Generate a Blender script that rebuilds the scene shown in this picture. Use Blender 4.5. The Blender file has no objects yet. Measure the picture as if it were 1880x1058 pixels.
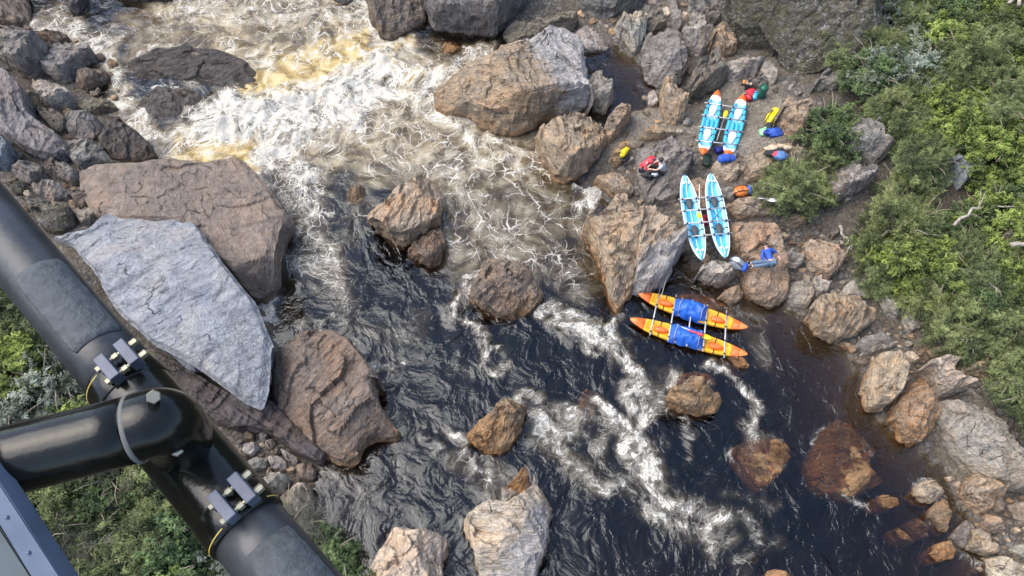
import bpy, bmesh, math, random
import numpy as np
from mathutils import Vector, Matrix

S = bpy.context.scene
COL = S.collection
rng = np.random.default_rng(7)
random.seed(7)

# ---------------------------------------------------------------- camera, sky, sun, exposure
PITCH = math.radians(32.0)
CAM_H = 26.0
FPX = 1358.0
cam_data = bpy.data.cameras.new('camera')
cam = bpy.data.objects.new('camera', cam_data)
COL.objects.link(cam)
cam_data.sensor_width = 36.0
cam_data.lens = FPX / 1880.0 * 36.0
cam_data.clip_start = 0.05
cam_data.clip_end = 600.0
cam.location = (0, 0, CAM_H)
cam.rotation_euler = (PITCH, 0, 0)
S.camera = cam

SUN_ELEV, SUN_AZ = math.radians(58), math.radians(-80)   # azimuth from +y towards +x
world = bpy.data.worlds.new('World')
S.world = world
world.use_nodes = True
wn = world.node_tree
sky = wn.nodes.new('ShaderNodeTexSky')
sky.sky_type = 'NISHITA'
sky.sun_disc = False
sky.sun_elevation = SUN_ELEV
sky.sun_rotation = SUN_AZ
sky.dust_density = 2.0
sky.ozone_density = 1.2
bg = wn.nodes['Background']
bg.inputs['Strength'].default_value = 0.15
wn.links.new(sky.outputs['Color'], bg.inputs['Color'])
sun_d = bpy.data.lights.new('sun', 'SUN')
sun_d.energy = 1.25
sun_d.angle = math.radians(60)
sun_d.color = (1.0, 0.94, 0.85)
sun = bpy.data.objects.new('sun', sun_d)
COL.objects.link(sun)
sd = Vector((math.sin(SUN_AZ) * math.cos(SUN_ELEV), math.cos(SUN_AZ) * math.cos(SUN_ELEV), math.sin(SUN_ELEV)))
sun.rotation_euler = sd.to_track_quat('Z', 'Y').to_euler()
sun.location = (0, 20, 60)
S.view_settings.view_transform = 'Standard'
S.view_settings.look = 'None'
S.view_settings.gamma = 1.0
S.view_settings.exposure = 1.32
S.cycles.max_bounces = 6
S.cycles.transparent_max_bounces = 12
S.cycles.volume_bounces = 0
S.cycles.use_denoising = True

# ---------------------------------------------------------------- maths helpers
def ray(px, py):
    x, y, z = (px - 940.0) / FPX, (529.0 - py) / FPX, -1.0
    c, s = math.cos(PITCH), math.sin(PITCH)
    return np.array([x, y * c - z * s, y * s + z * c])

def at_z(px, py, z=0.0):
    d = ray(px, py)
    t = (z - CAM_H) / d[2]
    return np.array([d[0] * t, d[1] * t, z])

def to_px(P):
    """world points (n,3) -> photo pixels (n,2)"""
    c, s = math.cos(PITCH), math.sin(PITCH)
    x, y, z = P[:, 0], P[:, 1], P[:, 2] - CAM_H
    yc = y * c + z * s
    zc = -y * s + z * c
    return np.stack([940 + FPX * x / -zc, 529 - FPX * yc / -zc], 1)

def _hash(ix, iy, iz, seed):
    h = (ix * 374761393 + iy * 668265263 + iz * 1274126177 + seed * 982451653) & 0xFFFFFFFF
    h = ((h ^ (h >> 13)) * 1103515245) & 0xFFFFFFFF
    h = ((h ^ (h >> 16)) * 2246822519) & 0xFFFFFFFF
    return h ^ (h >> 15)

_G = np.array([(1,1,0),(-1,1,0),(1,-1,0),(-1,-1,0),(1,0,1),(-1,0,1),(1,0,-1),(-1,0,-1),(0,1,1),(0,-1,1),(0,1,-1),(0,-1,-1),(1,1,0),(-1,1,0),(0,-1,1),(0,-1,-1)], float)

def perlin(P, seed=0):
    P = np.asarray(P, float)
    F = np.floor(P)
    I = F.astype(np.int64)
    f = P - F
    u = f * f * f * (f * (f * 6 - 15) + 10)
    out = np.zeros(len(P))
    for dx in (0, 1):
        for dy in (0, 1):
            for dz in (0, 1):
                g = _G[_hash(I[:, 0] + dx, I[:, 1] + dy, I[:, 2] + dz, seed) & 15]
                dot = g[:, 0] * (f[:, 0] - dx) + g[:, 1] * (f[:, 1] - dy) + g[:, 2] * (f[:, 2] - dz)
                w = (u[:, 0] if dx else 1 - u[:, 0]) * (u[:, 1] if dy else 1 - u[:, 1]) * (u[:, 2] if dz else 1 - u[:, 2])
                out += dot * w
    return out

def fbm(P, seed=0, oct=4, gain=0.5):
    r, a = 0, 1.0
    P = np.asarray(P, float)
    for k in range(oct):
        r = r + a * perlin(P, seed + k * 17)
        P = P * 2.03 + 5.1
        a *= gain
    return r

def smooth(a, b, x):
    t = np.clip((x - a) / (b - a), 0, 1)
    return t * t * (3 - 2 * t)

def seg_dist(Q, A, B):
    d = B - A
    L = (d * d).sum() + 1e-9
    t = np.clip(((Q - A) @ d) / L, 0, 1)
    return np.sqrt((((Q - A) - t[:, None] * d) ** 2).sum(1)), t

def poly_dist(Q, poly):
    """signed distance to a polygon, negative inside"""
    n = len(poly)
    best = np.full(len(Q), 1e9)
    ins = np.zeros(len(Q), bool)
    for i in range(n):
        A, B = poly[i], poly[(i + 1) % n]
        best = np.minimum(best, seg_dist(Q, A, B)[0])
        c = ((A[1] > Q[:, 1]) != (B[1] > Q[:, 1]))
        dy = B[1] - A[1]
        if abs(dy) > 1e-12:
            ins ^= c & (Q[:, 0] < (B[0] - A[0]) * (Q[:, 1] - A[1]) / dy + A[0])
    return np.where(ins, -best, best)

def pts(s):
    return np.array([[float(v) for v in p.split(',')] for p in s.split()])

# ---------------------------------------------------------------- mesh and object helpers
def mesh_np(name, V, quads=None, tris=None):
    me = bpy.data.meshes.new(name)
    V = np.asarray(V, np.float32)
    me.vertices.add(len(V))
    me.vertices.foreach_set('co', V.ravel())
    parts, sizes = [], []
    if quads is not None and len(quads):
        parts.append(np.asarray(quads, np.int32).ravel()); sizes += [4] * len(quads)
    if tris is not None and len(tris):
        parts.append(np.asarray(tris, np.int32).ravel()); sizes += [3] * len(tris)
    loops = np.concatenate(parts)
    sizes = np.array(sizes, np.int32)
    me.loops.add(len(loops))
    me.loops.foreach_set('vertex_index', loops)
    me.polygons.add(len(sizes))
    st = np.concatenate([[0], np.cumsum(sizes)[:-1]]).astype(np.int32)
    me.polygons.foreach_set('loop_start', st)
    me.polygons.foreach_set('use_smooth', np.ones(len(sizes), bool))
    me.update(calc_edges=True)
    return me

def attr(me, name, vals):
    a = me.attributes.new(name, 'FLOAT', 'POINT')
    a.data.foreach_set('value', np.asarray(vals, np.float32))

def link(name, me, mat=None, parent=None, loc=(0, 0, 0)):
    o = bpy.data.objects.new(name, me)
    COL.objects.link(o)
    o.location = loc
    if parent is not None:
        o.parent = parent
    if mat is not None:
        for m in (mat if isinstance(mat, (list, tuple)) else [mat]):
            me.materials.append(m)
    return o

def tag(o, label=None, cat=None, group=None, kind=None):
    if label: o['label'] = label
    if cat: o['category'] = cat
    if group: o['group'] = group
    if kind: o['kind'] = kind
    return o

def thing(name, label, cat, loc, group=None):
    o = bpy.data.objects.new(name, None)
    COL.objects.link(o)
    o.location = loc
    o.empty_display_size = 0.2
    return tag(o, label, cat, group)

def bm_mesh(name, bm, smooth_shade=True):
    me = bpy.data.meshes.new(name)
    bmesh.ops.recalc_face_normals(bm, faces=bm.faces)
    bm.to_mesh(me); bm.free()
    for p in me.polygons:
        p.use_smooth = smooth_shade
    return me

def add_tube(bm, path, radii, n=10, caps=True, mat=0):
    path = [Vector(p) for p in path]
    if not hasattr(radii, '__len__'):
        radii = [radii] * len(path)
    rings, up = [], None
    for i, p in enumerate(path):
        a = path[max(0, i - 1)]; b = path[min(len(path) - 1, i + 1)]
        t = (b - a).normalized()
        if up is None:
            up = t.orthogonal().normalized()
        up = (up - t * up.dot(t)).normalized()
        side = t.cross(up)
        rings.append([bm.verts.new(p + (up * math.cos(2 * math.pi * k / n) + side * math.sin(2 * math.pi * k / n)) * radii[i]) for k in range(n)])
    for i in range(len(rings) - 1):
        for k in range(n):
            f = bm.faces.new((rings[i][k], rings[i][(k + 1) % n], rings[i + 1][(k + 1) % n], rings[i + 1][k])); f.material_index = mat
    if caps:
        f = bm.faces.new(rings[0][::-1]); f.material_index = mat
        f = bm.faces.new(rings[-1]); f.material_index = mat

def add_box(bm, c, size, rot=None, bevel=0.0):
    r = bmesh.ops.create_cube(bm, size=1.0)
    vs = r['verts']
    M = Matrix.Translation(Vector(c)) @ (rot.to_4x4() if rot is not None else Matrix.Identity(4)) @ Matrix.Diagonal((*size, 1))
    bmesh.ops.transform(bm, matrix=M, verts=vs)
    if bevel > 0:
        es = list({e for v in vs for e in v.link_edges})
        bmesh.ops.bevel(bm, geom=es, offset=bevel, segments=2, affect='EDGES', profile=0.5)

# ---------------------------------------------------------------- materials
class NT:
    dim = '3D'
    def __init__(s, name):
        s.mat = bpy.data.materials.new(name)
        s.mat.use_nodes = True
        s.t = s.mat.node_tree
        s.t.nodes.clear()
        s.out = s.t.nodes.new('ShaderNodeOutputMaterial')
    def n(s, typ, _p=None, **inp):
        nd = s.t.nodes.new('ShaderNode' + typ)
        for k, v in (_p or {}).items():
            setattr(nd, k, v)
        for k, v in inp.items():
            key = int(k[1:]) if k[0] == 'i' and k[1:].isdigit() else k.replace('_', ' ')
            s.set(nd.inputs[key], v)
        return nd
    def set(s, sock, v):
        if isinstance(v, bpy.types.NodeSocket):
            s.t.links.new(v, sock)
        elif isinstance(v, bpy.types.Node):
            s.t.links.new(v.outputs[0], sock)
        else:
            if sock.type == 'RGBA' and len(v) == 3:
                v = (*v, 1)
            sock.default_value = v
    def math(s, op, a, b=0.0, c=None, clamp=False):
        nd = s.n('Math', {'operation': op, 'use_clamp': clamp}, i0=a, i1=b)
        if c is not None: s.set(nd.inputs[2], c)
        return nd.outputs[0]
    def vmath(s, op, a, b=(0, 0, 0)):
        nd = s.n('VectorMath', {'operation': op}, i0=a, i1=b)
        return nd.outputs[0]
    def vscale(s, a, f):
        nd = s.n('VectorMath', {'operation': 'SCALE'}, i0=a)
        s.set(nd.inputs['Scale'], f)
        return nd.outputs[0]
    def ramp(s, x, a, b, lo=0.0, hi=1.0):
        nd = s.n('MapRange', {'interpolation_type': 'SMOOTHSTEP'}, i0=x, i1=a, i2=b, i3=lo, i4=hi)
        return nd.outputs[0]
    def mix(s, f, a, b, blend='MIX'):
        nd = s.t.nodes.new('ShaderNodeMix')
        nd.data_type = 'RGBA'; nd.blend_type = blend
        s.set(nd.inputs[0], f); s.set(nd.inputs[6], a); s.set(nd.inputs[7], b)
        return nd.outputs[2]
    def fmix(s, f, a, b):
        nd = s.t.nodes.new('ShaderNodeMix'); nd.data_type = 'FLOAT'
        s.set(nd.inputs[0], f); s.set(nd.inputs[2], a); s.set(nd.inputs[3], b)
        return nd.outputs[0]
    def noise(s, vec, scale, detail=4, rough=0.55, dist=0.0, typ='FBM', lac=2.0):
        nd = s.n('TexNoise', {'noise_type': typ, 'normalize': typ == 'FBM', 'noise_dimensions': s.dim}, Scale=scale, Detail=detail, Roughness=rough, Distortion=dist, Lacunarity=lac)
        s.set(nd.inputs['Vector'], vec)
        return nd
    def voro(s, vec, scale, feature='DISTANCE_TO_EDGE', rand=1.0):
        nd = s.n('TexVoronoi', {'feature': feature, 'voronoi_dimensions': s.dim}, Scale=scale, Randomness=rand)
        s.set(nd.inputs['Vector'], vec)
        return nd
    def bump(s, h, strength=0.5, dist=0.05, normal=None):
        nd = s.n('Bump', None, Strength=strength, Distance=dist, Height=h)
        if normal is not None: s.set(nd.inputs['Normal'], normal)
        return nd.outputs[0]
    def surf(s, sh):
        s.t.links.new(sh.outputs[0] if isinstance(sh, bpy.types.Node) else sh, s.out.inputs['Surface'])
        return s.mat
    def bsdf(s, col, rough=0.6, normal=None, **kw):
        nd = s.n('BsdfPrincipled', None, **kw)
        s.set(nd.inputs['Base Color'], col); s.set(nd.inputs['Roughness'], rough)
        if normal is not None: s.set(nd.inputs['Normal'], normal)
        return nd

def make_rock_material():
    m = NT('river_rock')
    oi = m.n('ObjectInfo')
    ocol, rnd = oi.outputs['Color'], oi.outputs['Random']
    pos = m.n('NewGeometry').outputs['Position']
    off = m.vscale(m.n('CombineXYZ', None, X=rnd, Y=m.math('MULTIPLY', rnd, 1.7), Z=m.math('MULTIPLY', rnd, 2.3)).outputs[0], 60.0)
    P = m.vmath('ADD', pos, off)
    strike = m.n('Attribute', {'attribute_type': 'OBJECT', 'attribute_name': 'strata'}).outputs['Fac']
    grain_k = m.n('Attribute', {'attribute_type': 'OBJECT', 'attribute_name': 'grain'}).outputs['Fac']
    stain_k = m.n('Attribute', {'attribute_type': 'OBJECT', 'attribute_name': 'stain'}).outputs['Fac']
    lich_k = m.n('Attribute', {'attribute_type': 'OBJECT', 'attribute_name': 'lichen'}).outputs['Fac']
    moss_k = m.n('Attribute', {'attribute_type': 'OBJECT', 'attribute_name': 'moss'}).outputs['Fac']
    rot = m.n('VectorRotate', {'rotation_type': 'Z_AXIS'}, Angle=strike)
    m.set(rot.inputs['Vector'], P)
    tilt = m.n('VectorRotate', {'rotation_type': 'X_AXIS'}, Angle=0.6)
    m.set(tilt.inputs['Vector'], rot.outputs[0])
    warp = m.noise(P, 0.8, 3, 0.5)
    Pw = m.vmath('ADD', tilt.outputs[0], m.vscale(m.vmath('SUBTRACT', warp.outputs['Color'], (0.5, 0.5, 0.5)), 0.55))
    st1 = m.noise(m.vmath('MULTIPLY', Pw, (0.42, 3.2, 2.4)), 1.5, 6, 0.62).outputs[0]
    st2 = m.noise(m.vmath('MULTIPLY', Pw, (1.1, 7.0, 5.0)), 2.6, 5, 0.65).outputs[0]
    big = m.noise(P, 0.55, 4, 0.55).outputs[0]
    med = m.noise(P, 2.6, 6, 0.68, 0.6).outputs[0]
    fine = m.noise(P, 22.0, 4, 0.75).outputs[0]
    # crack network, stretched along the bedding
    ck = m.voro(m.vmath('ADD', m.vmath('MULTIPLY', Pw, (0.55, 1.35, 1.2)), m.vscale(m.noise(P, 3.0, 4, 0.6).outputs['Color'], 0.35)), 0.95).outputs['Distance']
    ckm = m.noise(P, 0.9, 2).outputs[0]
    crack = m.math('MULTIPLY', m.ramp(ck, 0.0, 0.022, 1.0, 0.0), m.ramp(ckm, 0.52, 0.66, 0.0, 0.75))
    # colour
    v = m.math('ADD', m.math('MULTIPLY', m.ramp(m.fmix(grain_k, big, st1), 0.25, 0.75), 0.55), m.math('MULTIPLY', m.ramp(med, 0.25, 0.75), 0.45))
    c = m.mix(v, m.mix(1.0, ocol, (0.42, 0.40, 0.385), 'MULTIPLY'), m.mix(1.0, ocol, (1.52, 1.50, 1.46), 'MULTIPLY'))
    c = m.mix(m.ramp(big, 0.45, 0.7), c, m.mix(1.0, c, (1.05, 0.95, 0.86), 'MULTIPLY'))
    rust_k = m.n('Attribute', {'attribute_type': 'OBJECT', 'attribute_name': 'rust'}).outputs['Fac']
    rustm = m.math('MULTIPLY', m.ramp(m.math('ADD', m.math('MULTIPLY', st1, 0.6), m.math('MULTIPLY', m.noise(P, 0.75, 4, 0.6).outputs[0], 0.6)), 0.52, 0.72), rust_k)
    c = m.mix(rustm, c, m.mix(1.0, c, (1.22, 0.97, 0.74), 'MULTIPLY'))
    bl_k = m.n('Attribute', {'attribute_type': 'OBJECT', 'attribute_name': 'bleach'}).outputs['Fac']
    bl_d = m.n('Attribute', {'attribute_type': 'OBJECT', 'attribute_name': 'bleach_dir'}).outputs['Vector']
    bd = m.n('VectorMath', {'operation': 'DOT_PRODUCT'}, i0=m.n('TexCoord').outputs['Object'], i1=bl_d).outputs['Value']
    blm = m.math('MULTIPLY', m.ramp(m.math('ADD', bd, m.math('MULTIPLY', m.math('SUBTRACT', med, 0.5), 1.6)), 0.0, 0.5), bl_k)
    c = m.mix(blm, c, m.mix(v, (0.30, 0.29, 0.28), (0.60, 0.59, 0.57)))
    c = m.mix(m.math('MULTIPLY', m.ramp(st2, 0.53, 0.66), m.math('MULTIPLY', grain_k, 0.75)), c, m.mix(1.0, c, (0.42, 0.40, 0.40), 'MULTIPLY'))
    c = m.mix(m.math('MULTIPLY', m.ramp(fine, 0.38, 0.66), 0.5), c, m.mix(1.0, c, (1.5, 1.5, 1.5), 'MULTIPLY'))
    c = m.mix(m.math('MULTIPLY', m.ramp(m.noise(P, 9.0, 5, 0.7).outputs[0], 0.58, 0.66), 0.6), c, m.mix(1.0, c, (0.35, 0.33, 0.32), 'MULTIPLY'))
    lich = m.math('MULTIPLY', m.ramp(m.noise(P, 5.5, 6, 0.75, 0.4).outputs[0], 0.52, 0.60), m.ramp(m.noise(P, 0.7, 3).outputs[0], 0.38, 0.58))
    c = m.mix(m.math('MULTIPLY', lich, lich_k), c, (0.56, 0.55, 0.50))
    mossm = m.math('MULTIPLY', m.ramp(m.noise(P, 2.2, 6, 0.7).outputs[0], 0.46, 0.56), moss_k)
    c = m.mix(mossm, c, m.mix(fine, (0.05, 0.055, 0.015), (0.16, 0.13, 0.05)))
    # tannin stain and wet band just above the river
    z = m.n('SeparateXYZ', None, i0=pos).outputs['Z']
    zn = m.math('ADD', z, m.math('MULTIPLY', m.math('SUBTRACT', m.noise(P, 1.3, 4, 0.6).outputs[0], 0.5), 0.9))
    stain = m.math('MULTIPLY', m.ramp(zn, 0.12, 0.85, 1.0, 0.0), stain_k)
    c = m.mix(stain, c, m.mix(1.0, m.mix(0.5, c, (0.30, 0.30, 0.30)), (1.12, 0.76, 0.42), 'MULTIPLY'))
    wet = m.math('MULTIPLY', m.ramp(zn, -0.12, 0.22, 1.0, 0.0), m.ramp(zn, -0.45, -0.12, 0.25, 1.0))
    c = m.mix(wet, c, m.mix(1.0, c, (0.42, 0.36, 0.31), 'MULTIPLY'))
    c = m.mix(crack, c, (0.025, 0.022, 0.02))
    h = m.math('MULTIPLY', m.math('ADD', m.math('MULTIPLY', st1, 1.0), m.math('MULTIPLY', st2, 0.35)), grain_k)
    h = m.math('ADD', h, m.math('MULTIPLY', med, 0.6))
    h = m.math('ADD', h, m.math('MULTIPLY', fine, 0.12))
    h = m.math('SUBTRACT', h, m.math('MULTIPLY', crack, 0.5))
    nb = m.bump(h, 1.0, 0.34)
    rough = m.fmix(wet, 0.78, 0.28)
    return m.surf(m.bsdf(c, rough, nb, Specular_IOR_Level=0.35))

def make_ground_material():
    m = NT('stony_ground')
    pos = m.n('NewGeometry').outputs['Position']
    w = m.vmath('ADD', pos, m.vscale(m.noise(pos, 2.2, 6, 0.65).outputs['Color'], 0.42))
    v1 = m.voro(w, 4.2, 'F1'); v2 = m.voro(w, 11.0, 'F1')
    e1 = m.voro(w, 4.2).outputs['Distance']; e2 = m.voro(w, 11.0).outputs['Distance']
    g1 = m.n('RGBToBW', None, i0=v1.outputs['Color']).outputs[0]
    g2 = m.n('RGBToBW', None, i0=v2.outputs['Color']).outputs[0]
    sand = m.attr = m.n('Attribute', {'attribute_name': 'sand'}).outputs['Fac']
    soil = m.n('Attribute', {'attribute_name': 'soil'}).outputs['Fac']
    peb = m.mix(g2, (0.19, 0.16, 0.125), (0.44, 0.39, 0.31))
    peb = m.mix(m.ramp(m.noise(pos, 26.0, 4, 0.8).outputs[0], 0.35, 0.7), m.mix(1.0, peb, (0.7, 0.68, 0.66), 'MULTIPLY'), m.mix(1.0, peb, (1.25, 1.25, 1.25), 'MULTIPLY'))
    peb = m.mix(m.ramp(m.noise(pos, 1.1, 4).outputs[0], 0.4, 0.6), peb, m.mix(1.0, peb, (0.78, 0.76, 0.74), 'MULTIPLY'))
    cob = m.mix(g1, (0.15, 0.135, 0.115), (0.40, 0.37, 0.32))
    cob = m.mix(m.noise(pos, 7.0, 5, 0.7).outputs[0], m.mix(1.0, cob, (0.5, 0.48, 0.46), 'MULTIPLY'), cob)
    cob = m.mix(m.ramp(e1, 0.0, 0.20, 0.75, 0), cob, (0.035, 0.03, 0.026))  # shadow in the gaps between cobbles, put into the colour
    cob = m.mix(m.ramp(m.noise(pos, 1.6, 5, 0.6).outputs[0], 0.4, 0.62), cob, m.mix(1.0, peb, (0.62, 0.6, 0.58), 'MULTIPLY'))
    c = m.mix(sand, cob, peb)
    dirt = m.mix(m.noise(pos, 6, 5, 0.7).outputs[0], (0.015, 0.014, 0.008), (0.075, 0.062, 0.035))
    c = m.mix(soil, c, dirt)
    z = m.n('SeparateXYZ', None, i0=pos).outputs['Z']
    bed = m.mix(m.noise(pos, 0.9, 5, 0.65).outputs[0], (0.045, 0.037, 0.027), (0.14, 0.11, 0.075))
    c = m.mix(m.ramp(z, -0.25, 0.08, 1, 0), c, bed)
    hh = m.math('ADD', m.math('MINIMUM', m.math('MULTIPLY', e1, 2.0), 0.5), m.math('MULTIPLY', m.math('MINIMUM', e2, 0.2), 1.2))
    hh = m.math('ADD', hh, m.math('MULTIPLY', m.noise(pos, 14, 4, 0.7).outputs[0], 0.4))
    return m.surf(m.bsdf(c, 0.85, m.bump(hh, 0.8, 0.18)))

def make_water_material():
    m = NT('tannin_river_water')
    m.dim = '2D'
    pos = m.n('NewGeometry').outputs['Position']
    foam = m.n('Attribute', {'attribute_name': 'foam'}).outputs['Fac']
    aer = m.n('Attribute', {'attribute_name': 'aerated'}).outputs['Fac']
    fuv = m.n('Attribute', {'attribute_name': 'flow_uv'}).outputs['Vector']
    # lace: gently warped cell edges at several sizes, broken up by noise
    w1 = m.vscale(m.vmath('SUBTRACT', m.noise(fuv, 0.8, 2, 0.5).outputs['Color'], (0.5, 0.5, 0.5)), 0.50)
    w2 = m.vscale(m.vmath('SUBTRACT', m.noise(fuv, 3.0, 3, 0.55).outputs['Color'], (0.5, 0.5, 0.5)), 0.28)
    w3 = m.vscale(m.vmath('SUBTRACT', m.noise(fuv, 9.0, 2, 0.5).outputs['Color'], (0.5, 0.5, 0.5)), 0.04)
    W = m.vmath('ADD', m.vmath('ADD', m.vmath('ADD', fuv, w1), w2), w3)
    W2 = m.vmath('ADD', m.vmath('ADD', fuv, m.vscale(w2, 1.2)), w3)
    e1 = m.voro(W, 1.0).outputs['Distance']
    e2 = m.voro(W, 2.4).outputs['Distance']
    e3 = m.voro(W2, 5.0).outputs['Distance']
    n1 = m.noise(W, 1.1, 5, 0.6).outputs[0]
    n2 = m.noise(W2, 5.0, 5, 0.68).outputs[0]
    n3 = m.noise(W2, 17.0, 4, 0.75).outputs[0]
    wv = m.ramp(m.noise(fuv, 1.7, 2, 0.5).outputs[0], 0.3, 0.7, 0.35, 1.6)
    def lace(e, wmin, wk, lo, hi):
        width = m.math('MULTIPLY', m.math('MULTIPLY_ADD', foam, wk, wmin), wv)
        r = m.math('DIVIDE', e, width)
        return m.math('MULTIPLY', m.ramp(r, 0.2, 1.0, 1.0, 0.0), m.ramp(foam, lo, hi))
    l1 = lace(e1, 0.020, 0.034, 0.06, 0.40)
    l2 = lace(e2, 0.028, 0.066, 0.16, 0.55)
    l3 = lace(e3, 0.050, 0.150, 0.30, 0.75)
    g1 = m.noise(fuv, 0.75, 3, 0.5).outputs[0]
    g2 = m.noise(fuv, 1.3, 3, 0.5).outputs[0]
    web = m.math('MAXIMUM', m.math('MULTIPLY', l1, m.ramp(g2, 0.36, 0.54, 0.22, 0.70)),
                 m.math('MAXIMUM', m.math('MULTIPLY', l2, m.ramp(g1, 0.40, 0.56, 0.40, 0.95)), m.math('MULTIPLY', l3, m.ramp(g2, 0.42, 0.60, 0.25, 0.85))))
    web = m.math('MULTIPLY', web, m.n('Attribute', {'attribute_name': 'lace'}).outputs['Fac'])
    body = m.math('ADD', foam, m.math('MULTIPLY', m.math('SUBTRACT', n1, 0.5), 1.7))
    body = m.math('ADD', body, m.math('MULTIPLY', m.math('SUBTRACT', n2, 0.5), 1.3))
    thick = m.math('MULTIPLY', m.ramp(body, 0.62, 0.86), m.ramp(foam, 0.18, 0.45))
    thick = m.math('MULTIPLY', thick, m.ramp(n3, 0.38, 0.54, 0.30, 1.0))
    veil = m.math('MULTIPLY', m.ramp(body, 0.25, 0.8), m.math('MULTIPLY', m.ramp(foam, 0.15, 0.6), 0.22))
    fm = m.math('MAXIMUM', m.math('MAXIMUM', web, thick), veil, clamp=True)
    # ripples
    r1 = m.noise(fuv, 0.9, 3, 0.5, 0.6).outputs[0]
    r2 = m.noise(fuv, 3.4, 3, 0.5, 0.5).outputs[0]
    rid = m.math('ABSOLUTE', m.math('SUBTRACT', r2, 0.5))
    hh = m.math('SUBTRACT', m.math('ADD', r1, m.math('MULTIPLY', r2, 0.22)), m.math('MULTIPLY', rid, 0.35))
    nb = m.bump(hh, 0.9, 0.115)
    nf = m.bump(m.math('ADD', m.math('MULTIPLY', fm, 0.5), m.math('ADD', m.math('MULTIPLY', n2, 0.5), m.math('MULTIPLY', n1, 0.6))), 0.65, 0.11)
    # clear tannin water: see-through with a fresnel sheen
    clear = m.n('BsdfTransparent', None, Color=(0.93, 0.86, 0.74))
    gloss = m.n('BsdfGlossy', None, Color=(0.88, 0.93, 0.96), Roughness=0.12)
    m.set(gloss.inputs['Normal'], nb)
    fr = m.n('Fresnel', None, IOR=1.33)
    m.set(fr.inputs['Normal'], nb)
    frk = m.math('MULTIPLY', fr.outputs[0], 1.9, clamp=True)
    water = m.n('MixShader', None, i0=frk, i1=clear, i2=gloss)
    # fine bubbles in the water column near the drops: golden, half opaque
    acol = m.mix(m.ramp(n1, 0.35, 0.7), m.mix(m.ramp(aer, 0.55, 0.9), (0.34, 0.25, 0.14), (0.40, 0.28, 0.10)), m.mix(m.ramp(aer, 0.55, 0.9), (0.62, 0.52, 0.34), (0.62, 0.48, 0.24)))
    milky = m.n('BsdfDiffuse', None, Color=acol)
    m.set(milky.inputs['Normal'], nf)
    ak = m.math('MULTIPLY', aer, m.ramp(n1, 0.28, 0.6, 0.45, 1.0), clamp=True)
    mk = m.n('MixShader', None, i0=ak, i1=water, i2=milky)
    fcol = m.mix(n2, (0.68, 0.62, 0.48), (0.86, 0.845, 0.78))
    white = m.n('BsdfDiffuse', None, Color=fcol)
    m.set(white.inputs['Normal'], nf)
    fin = m.n('MixShader', None, i0=fm, i1=mk, i2=white)
    vol = m.n('VolumeAbsorption', None, Color=(0.62, 0.49, 0.31), Density=1.35)
    m.t.links.new(vol.outputs[0], m.out.inputs['Volume'])
    return m.surf(fin)

def make_leaf_material(name, tip, deep, gloss=0.5):
    m = NT(name)
    tone = m.n('Attribute', {'attribute_name': 'tone'}).outputs['Fac']
    oi = m.n('ObjectInfo')
    c = m.mix(tone, deep, tip)
    c = m.mix(m.math('MULTIPLY', oi.outputs['Random'], 0.55), c, m.mix(1.0, c, (0.72, 0.86, 0.95), 'MULTIPLY'))
    b = m.bsdf(c, gloss, None, Specular_IOR_Level=0.3)
    t = m.n('BsdfTranslucent', None, Color=m.mix(1.0, c, (1.1, 1.2, 0.6), 'MULTIPLY'))
    return m.surf(m.n('MixShader', None, i0=0.25, i1=b, i2=t))

def plain(name, col, rough=0.6, metal=0.0, var=0.15, scale=8.0, bump=0.0, coat=0.0, spec=0.5):
    m = NT(name)
    pos = m.n('TexCoord').outputs['Object']
    n = m.noise(pos, scale, 5, 0.6).outputs[0]
    c = m.mix(m.ramp(n, 0.3, 0.7), m.mix(1.0, (*col, 1), (1 - var,) * 3, 'MULTIPLY'), m.mix(1.0, (*col, 1), (1 + var,) * 3, 'MULTIPLY'))
    nb = m.bump(n, bump, 0.02) if bump > 0 else None
    return m.surf(m.bsdf(c, rough, nb, Metallic=metal, Coat_Weight=coat, Specular_IOR_Level=spec))

M_ROCK = make_rock_material()
M_GROUND = make_ground_material()
M_WATER = make_water_material()
LEAF = {
    'olive': make_leaf_material('olive_leaves', (0.36, 0.39, 0.15), (0.045, 0.06, 0.026)),
    'bright': make_leaf_material('bright_leaves', (0.39, 0.45, 0.105), (0.045, 0.07, 0.02)),
    'dark': make_leaf_material('dark_leaves', (0.21, 0.28, 0.10), (0.022, 0.040, 0.018)),
    'silver': make_leaf_material('silver_leaves', (0.46, 0.48, 0.38), (0.08, 0.095, 0.06)),
    'grey': make_leaf_material('grey_twigs', (0.22, 0.20, 0.15), (0.07, 0.065, 0.045)),
}
M_BARK = plain('pale_bark', (0.30, 0.25, 0.18), 0.8, var=0.4, scale=14)

# ---------------------------------------------------------------- terrain
WATER_POLY_PX = pts('40,-90 60,50 95,110 200,185 235,255 300,300 440,300 530,420 522,530 500,560 512,640 690,780 640,850 600,850 575,880 572,960 600,1010 625,1058 660,1180 '
                    '1900,1180 1850,1080 1790,1000 1755,930 1725,870 1680,835 1600,765 1568,690 1535,640 1480,592 1430,565 1350,548 1262,490 1240,450 1190,400 1095,375 1045,335 1000,262 '
                    '1070,215 1120,232 1160,200 1195,190 1190,140 1130,85 1060,80 930,62 790,40 690,-90')
WATER_POLY = np.array([at_z(*p)[:2] for p in WATER_POLY_PX])
TX0, TX1, TY0, TY1, TS = -62.0, 66.0, -24.0, 96.0, 0.4
tx = np.arange(TX0, TX1 + 1e-6, TS); ty = np.arange(TY0, TY1 + 1e-6, TS)
GX, GY = np.meshgrid(tx, ty)
Q = np.stack([GX.ravel(), GY.ravel()], 1)
SD = poly_dist(Q, WATER_POLY)
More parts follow.
